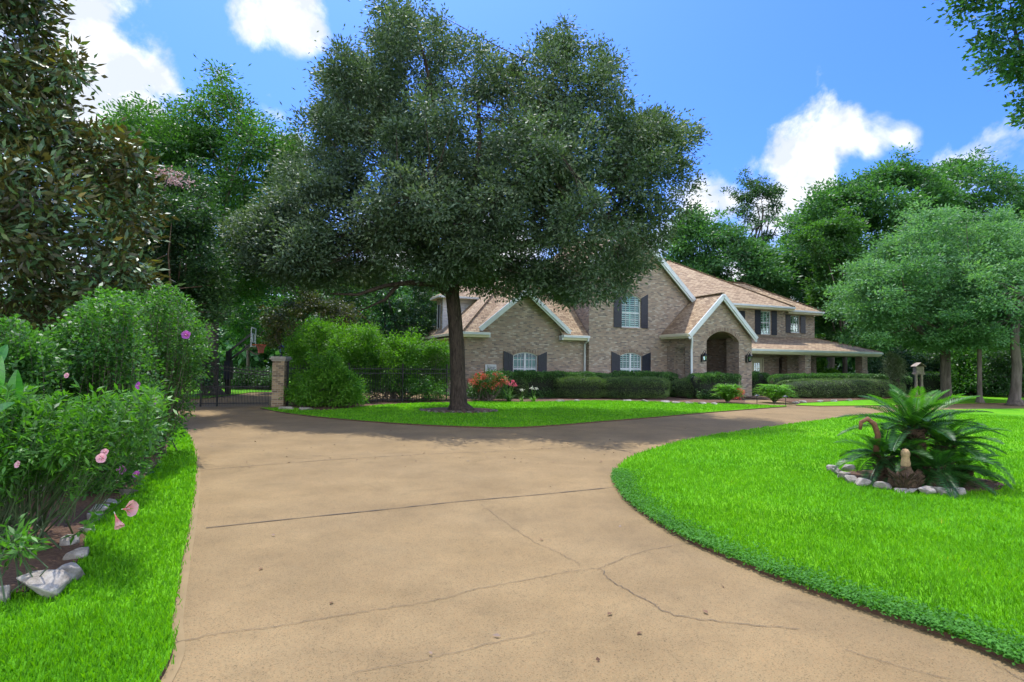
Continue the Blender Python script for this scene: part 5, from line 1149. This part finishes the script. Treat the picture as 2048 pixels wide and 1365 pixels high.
for (o_, b0, r_) in ((heads[0][0], sp3(1830, 965, .1), .16), (heads[1][0], sp3(1772, 965, 0), .11), (heads[2][0], sp3(1885, 965, 0), .12), (heads[3][0], sp3(1860, 985, -.35), .10), (heads[4][0], sp3(1925, 980, -.1), .09)):
    b0 = np.array([b0[0], b0[1], 0]); o2 = np.array(o_); path = [b0, b0*.6+o2*.4, o2]; mb.tube(path, [r_*1.1, r_, r_*.8], 12)
    for k in range(150):
        t = rng.uniform(0, 1); a = rng.uniform(0, 6.28); c_ = b0*(1-t)+o2*t; d = np.array([math.cos(a), math.sin(a), .5]); mb.tube([c_+d*r_*.8, c_+d*(r_+.05)], [.013, .004], 4, cap=False)
mb.build('trunk', SAGOB, sago)
b0 = sp3(1812, 975, -.62); b0[2] = 0; mb = MB(); mb.lathe([(.11, 0), (.15, .06), (.15, .12), (.11, .2), (.07, .27), (.055, .31)], tuple(b0), 14)
for k in range(170): t = rng.uniform(0, 1); a = rng.uniform(0, 6.28); mb.tube([b0+np.array([.13*math.cos(a), .13*math.sin(a), .2*t]), b0+np.array([.21*math.cos(a), .21*math.sin(a), .2*t+.07])], [.012, .003], 4, cap=False)
mb.build('bulb', SAGOB, sago); mb = MB(); mb.lathe([(.055, .30), (.06, .34), (.05, .39), (.045, .43), (.055, .46), (.05, .50), (.03, .53), (0, .54)], tuple(b0), 12); mb.build('cone', simple('sago_cone', (.30, .20, .10), .9, var=.3, scale=30), sago, smooth=True)
mb = MB(); q = [sp3(1752, 905, -.1), sp3(1756, 870, -.15), sp3(1748, 848, -.2), sp3(1735, 838, -.2), sp3(1722, 845, -.2), sp3(1720, 860, -.2)]; mb.tube(q, [.04, .04, .036, .034, .03, .02], 8); mb.build('curled_stalk', simple('curled_stalk', (.16, .07, .035), .9, var=.3, scale=30), sago, smooth=True)
for az, L, el, ox in ((-2.6, .75, .1, 0), (.25, .8, .2, 0), (.1, .62, .55, .1)): frond(sago, heads[0][0]-np.array([0, 0, .12]), az, el, L, L_SAGO, rng, .5)

# ------------------------------------------------------------------ left bed plants
SB = 'rose of sharon shrubs in the left bed'
rA, _, _ = shrub('rose_of_sharon', 'rose of sharon farthest along the driveway with a purple bloom near its top', 'shrub', [(255, 620), (272, 588), (300, 600), (352, 592), (388, 632), (412, 660), (402, 735), (388, 790), (365, 835), (345, 880), (290, 915), (240, 880), (225, 740)], 9.8, .9, 80, 20000, .062, .034, L_SHRUB, 300, 80, .14, .38, .12, per=26, grp=SB, stems=16, r0=.010, shell=.5)
rB, _, _ = shrub('rose_of_sharon', 'nearer rose of sharon behind the mallow with dark shaded base', 'shrub', [(60, 690), (110, 660), (160, 625), (215, 595), (262, 610), (290, 690), (310, 780), (330, 860), (300, 930), (240, 975), (170, 990), (60, 960)], 7.2, .8, 90, 21000, .058, .032, L_SHRUB, 200, 81, .12, .34, .10, per=26, grp=SB, stems=18, r0=.009, shell=.5)
rD, _, _ = shrub('rose_of_sharon', 'leftmost rose of sharon beside the canna leaves', 'shrub', [(-160, 700), (-60, 670), (40, 660), (90, 700), (110, 800), (90, 900), (-40, 930), (-160, 900)], 6.4, .7, 60, 15000, .058, .032, L_SHRUB, -20, 82, .12, .34, .10, per=26, grp=SB, stems=14, r0=.009, shell=.5)
rC, blC, SC_ = shrub('mallow_plant', 'lush mallow with long pointed leaves arching over the left bed', 'plant', [(-140, 850), (-40, 800), (60, 815), (130, 840), (180, 820), (240, 830), (300, 795), (325, 812), (280, 870), (225, 915), (150, 935), (60, 950), (-20, 1010), (-160, 1080)], 4.9, .55, 80, 9000, .088, .026, L_MALLOW, 40, 83, .10, .28, .10, per=16, stems=22, r0=.008, shell=.6, up=.8, stem_mat=simple('green_stem', (.05, .09, .03), .6))
shrub('mallow_plant', 'low mallow sprawling over the mulch beside the edging rocks', 'plant', [(-80, 1060), (20, 1050), (50, 1075), (60, 1100), (20, 1120), (-80, 1150)], 3.9, .25, 14, 230, .08, .026, L_MALLOW, 30, 84, .06, .14, .07, per=10, stems=10, r0=.006, up=.9, zmin=.06, spk=4, stem_mat=bpy.data.materials['green_stem'])


def shoots(root, outline, Y, D, n, per, L, Wd, lm, seed, stem=None, zlo=.25, spread=.35, r0=.005):
    """upright leafy shoots that end at the outline's upper part"""
    rng = np.random.default_rng(seed); poly = np.array(outline, float); base = np.array(root.location); lo, hi = poly.min(0), poly.max(0)
    c_ = rng.uniform(lo, hi, (6000, 2)); c_ = c_[inside(poly, c_)]; c_ = c_[np.argsort(c_[:, 1]+rng.uniform(0, (hi[1]-lo[1])*.75, len(c_)))][:n]
    mb = MB(); P = []; A = []
    for q in c_:
        tip = P3(q[0], q[1]-rng.uniform(0, 14), Y+rng.uniform(-D, D)); b0 = np.array([base[0]*.45+tip[0]*.55, base[1]*.45+tip[1]*.55, zlo*tip[2]]); b0[:2] += rng.normal(0, spread*.3, 2)
        k = 7; bend = rng.normal(0, .07, 3); pts = [b0+(tip-b0)*t+bend*math.sin(math.pi*t) for t in np.linspace(0, 1, k)]
        mb.tube([p-base for p in pts], list(np.linspace(r0, r0*.35, k)), 4, cap=False)
        for j in range(per):
            t = 1-rng.uniform(0, 1)**1.5*.85; x = t*(k-1); i = min(int(x), k-2); p = pts[i]+(pts[i+1]-pts[i])*(x-i); ax = unit(pts[i+1]-pts[i]); a = rng.normal(0, 1, 3); a -= ax*(a@ax); a = unit(a)*.9+ax*.55; P.append(p); A.append(a)
    P = np.array(P); A = np.array(A); m_ = len(P); Nn = rng.normal(0, .4, (m_, 3)); Nn[:, 2] += 1
    quads_obj('shoot_leaves', leaf_quads(P-base, A, Nn, L*rng.uniform(.6, 1.25, m_), Wd*rng.uniform(.7, 1.2, m_), .06), 4, lm, root); mb.build('shoots', stem or BARK2, root)


OA = [(235, 640), (262, 600), (300, 585), (352, 575), (392, 622), (420, 652), (408, 735), (388, 800), (345, 880), (290, 915), (240, 880), (225, 740)]
OB = [(50, 690), (110, 650), (165, 605), (215, 580), (270, 595), (300, 690), (320, 780), (340, 860), (300, 930), (240, 975), (100, 960)]
shoots(rA, OA, 9.5, .9, 150, 60, .066, .036, L_SHOOT, 1); shoots(rB, OB, 7.0, .7, 170, 60, .062, .034, L_SHOOT, 2, r0=.004)
shoots(rD, [(-160, 700), (-60, 655), (40, 640), (95, 690), (110, 800), (60, 900), (-160, 900)], 6.2, .6, 90, 50, .06, .034, L_SHOOT, 3, r0=.004)
shoots(rC, [(-120, 850), (-20, 775), (80, 790), (180, 805), (290, 785), (335, 800), (300, 870), (210, 900), (40, 940)], 4.8, .5, 80, 30, .085, .025, L_MALLOW, 4, bpy.data.materials['green_stem'], r0=.004)


def flower(parent, c, nrm, R_, m, seed, name='bloom', cup=.55):
    rng = np.random.default_rng(seed); nrm = unit(np.array(nrm, float)); a = unit(np.cross(nrm, [.3, .2, 1.])); b_ = np.cross(nrm, a); V = []; F = []; rv = []
    for k in range(5):
        a0 = 2*math.pi*k/5; nu, nv = 5, 4
        for i in range(nu):
            t = i/(nu-1)
            for j in range(nv):
                s_ = (j/(nv-1)-.5)*2; ang = a0+s_*.72*(.25+.75*t**.6); rr_ = R_*t**1.35*(1-.10*s_*s_*t); h = R_*(cup*1.25*t**.65+.07*math.sin(s_*6+k)*t)
                V.append(np.array(c)+(a*math.cos(ang)+b_*math.sin(ang))*rr_*(1-.12*cup*t)+nrm*h); rv.append(t)
        o_ = k*nu*nv
        for i in range(nu-1):
            for j in range(nv-1): F.append((o_+i*nv+j, o_+i*nv+j+1, o_+(i+1)*nv+j+1, o_+(i+1)*nv+j))
    base = np.array(parent.location) if parent else np.zeros(3)
    me = bpy.data.meshes.new(name); me.from_pydata([tuple(v-base) for v in V], [], F); me.materials.append(m); at = me.attributes.new('r', 'FLOAT', 'POINT'); at.data.foreach_set('value', rv)
    me.polygons.foreach_set('use_smooth', [True]*len(F)); o = bpy.data.objects.new(name, me); COL.objects.link(o); o.parent = parent
    mb = MB(); mb.tube([np.array(c)-base+nrm*0, np.array(c)-base+nrm*R_*.9], [R_*.05, R_*.07], 6); mb.build('pistil', P_WHITE, o)
    return o
flower(rA, P3(374, 672, 8.7), (.2, -1, .3), .075, PET_PURP, 1); flower(rA, P3(282, 773, 6.2), (-.5, -1, .2), .05, PET_PURP, 2); flower(rA, P3(309, 801, 6.2), (.5, -1, -.1), .045, PET_PURP, 3)
flower(rB, P3(246, 940, 5.8), (.2, -1, .1), .05, PET_PURP, 4); flower(rB, P3(274, 950, 5.9), (.4, -1, .4), .04, PET_PURP, 5); flower(rB, P3(136, 752, 5.9), (0, -1, .2), .03, PET_ROSE, 6)
flower(rC, P3(205, 917, 4.3), (.3, -1, .2), .04, PET_ROSE, 7); flower(rC, P3(211, 906, 4.35), (.3, -1, .5), .03, PET_ROSE, 8); flower(rC, P3(40, 930, 4.2), (-.3, -1, .3), .03, PET_ROSE, 9)
# hibiscus stem arching out over the rocks with one open bloom
hp_ = gp(140, 1085); hib = empty('hibiscus_stem', (hp_[0], hp_[1], .04)); tag(hib, 'arching hibiscus stem with one open pink bloom and a closed one over the grass', 'flower')
HL = np.array(hib.location); yb = 4.55
mb = MB(); pth = [HL, P3(165, 1060, 4.3), P3(190, 1040, 4.4), P3(222, 1018, yb)]; mb.tube([p-HL for p in pth], [.008, .007, .006, .005], 6); mb.build('stem', bpy.data.materials['green_stem'], hib)
flower(hib, P3(243, 1019, yb), (1, -.12, .12), .075, PET_PINK, 10, cup=1.0)
flower(hib, P3(228, 1024, yb), (.55, -.3, -.75), .05, PET_PINK, 11, name='closed_bloom', cup=2.2)
rng = np.random.default_rng(6); n = 26; t = rng.uniform(.1, 1, n); pp = np.array([pth[min(2, int(x*3))]*(1-(x*3 % 1))+pth[min(3, int(x*3)+1)]*(x*3 % 1) for x in t]); A = rng.normal(0, 1, (n, 3)); Nn = rng.normal(0, .5, (n, 3)); Nn[:, 2] += 1
quads_obj('leaves', leaf_quads(pp-HL, A, Nn, rng.uniform(.07, .12, n), rng.uniform(.03, .045, n), .08), 4, L_MALLOW, hib)
# canna: broad leaves at the left border
cn = empty('canna_plant', P3(-10, 720, 4.6)*np.array([1, 1, 0])+np.array([0, 0, .04])); tag(cn, 'canna with broad smooth green leaves at the left border', 'plant'); CL = np.array(cn.location)
def broad(p0, p1, w, nrm, m, sag=.05):
    p0 = np.array(p0); p1 = np.array(p1); d = p1-p0; L = np.linalg.norm(d); d = d/L; s_ = unit(np.cross(d, nrm)); nn_ = np.cross(s_, d); k = 28; q = []; r = []
    for j in range(k+1):
        t = j/k; c_ = p0+d*L*t-nn_*sag*L*math.sin(math.pi*t)*-1; w_ = w*math.sin(math.pi*min(.995, .05+t*.93))**.8; q.append((c_-s_*w_/2+nn_*w_*.18, c_, c_+s_*w_/2+nn_*w_*.18))
    for j in range(k):
        for a_ in (0, 1): r.append([q[j][a_], q[j][a_+1], q[j+1][a_+1], q[j+1][a_]])
    return quads_obj('leaf', np.array(r)-CL, 4, m, cn)
broad(P3(-20, 800, 4.5), P3(2, 712, 4.45), .23, (.15, -1, .1), L_CANNA); broad(P3(28, 830, 4.6), P3(34, 740, 4.6), .11, (.6, -1, 0), L_CANNA); broad(P3(-30, 850, 4.3), P3(30, 806, 4.3), .12, (0, -.7, .8), L_CANNA); broad(P3(-10, 740, 4.7), P3(14, 690, 4.8), .10, (.3, -1, .2), L_CANNA)
mb = MB(); 
for x, y in ((-20, 800), (28, 830), (-30, 850)): mb.tube([np.zeros(3), P3(x, y, 4.55)-CL], [.014, .01], 6)
mb.build('stalk', bpy.data.materials['green_stem'], cn)
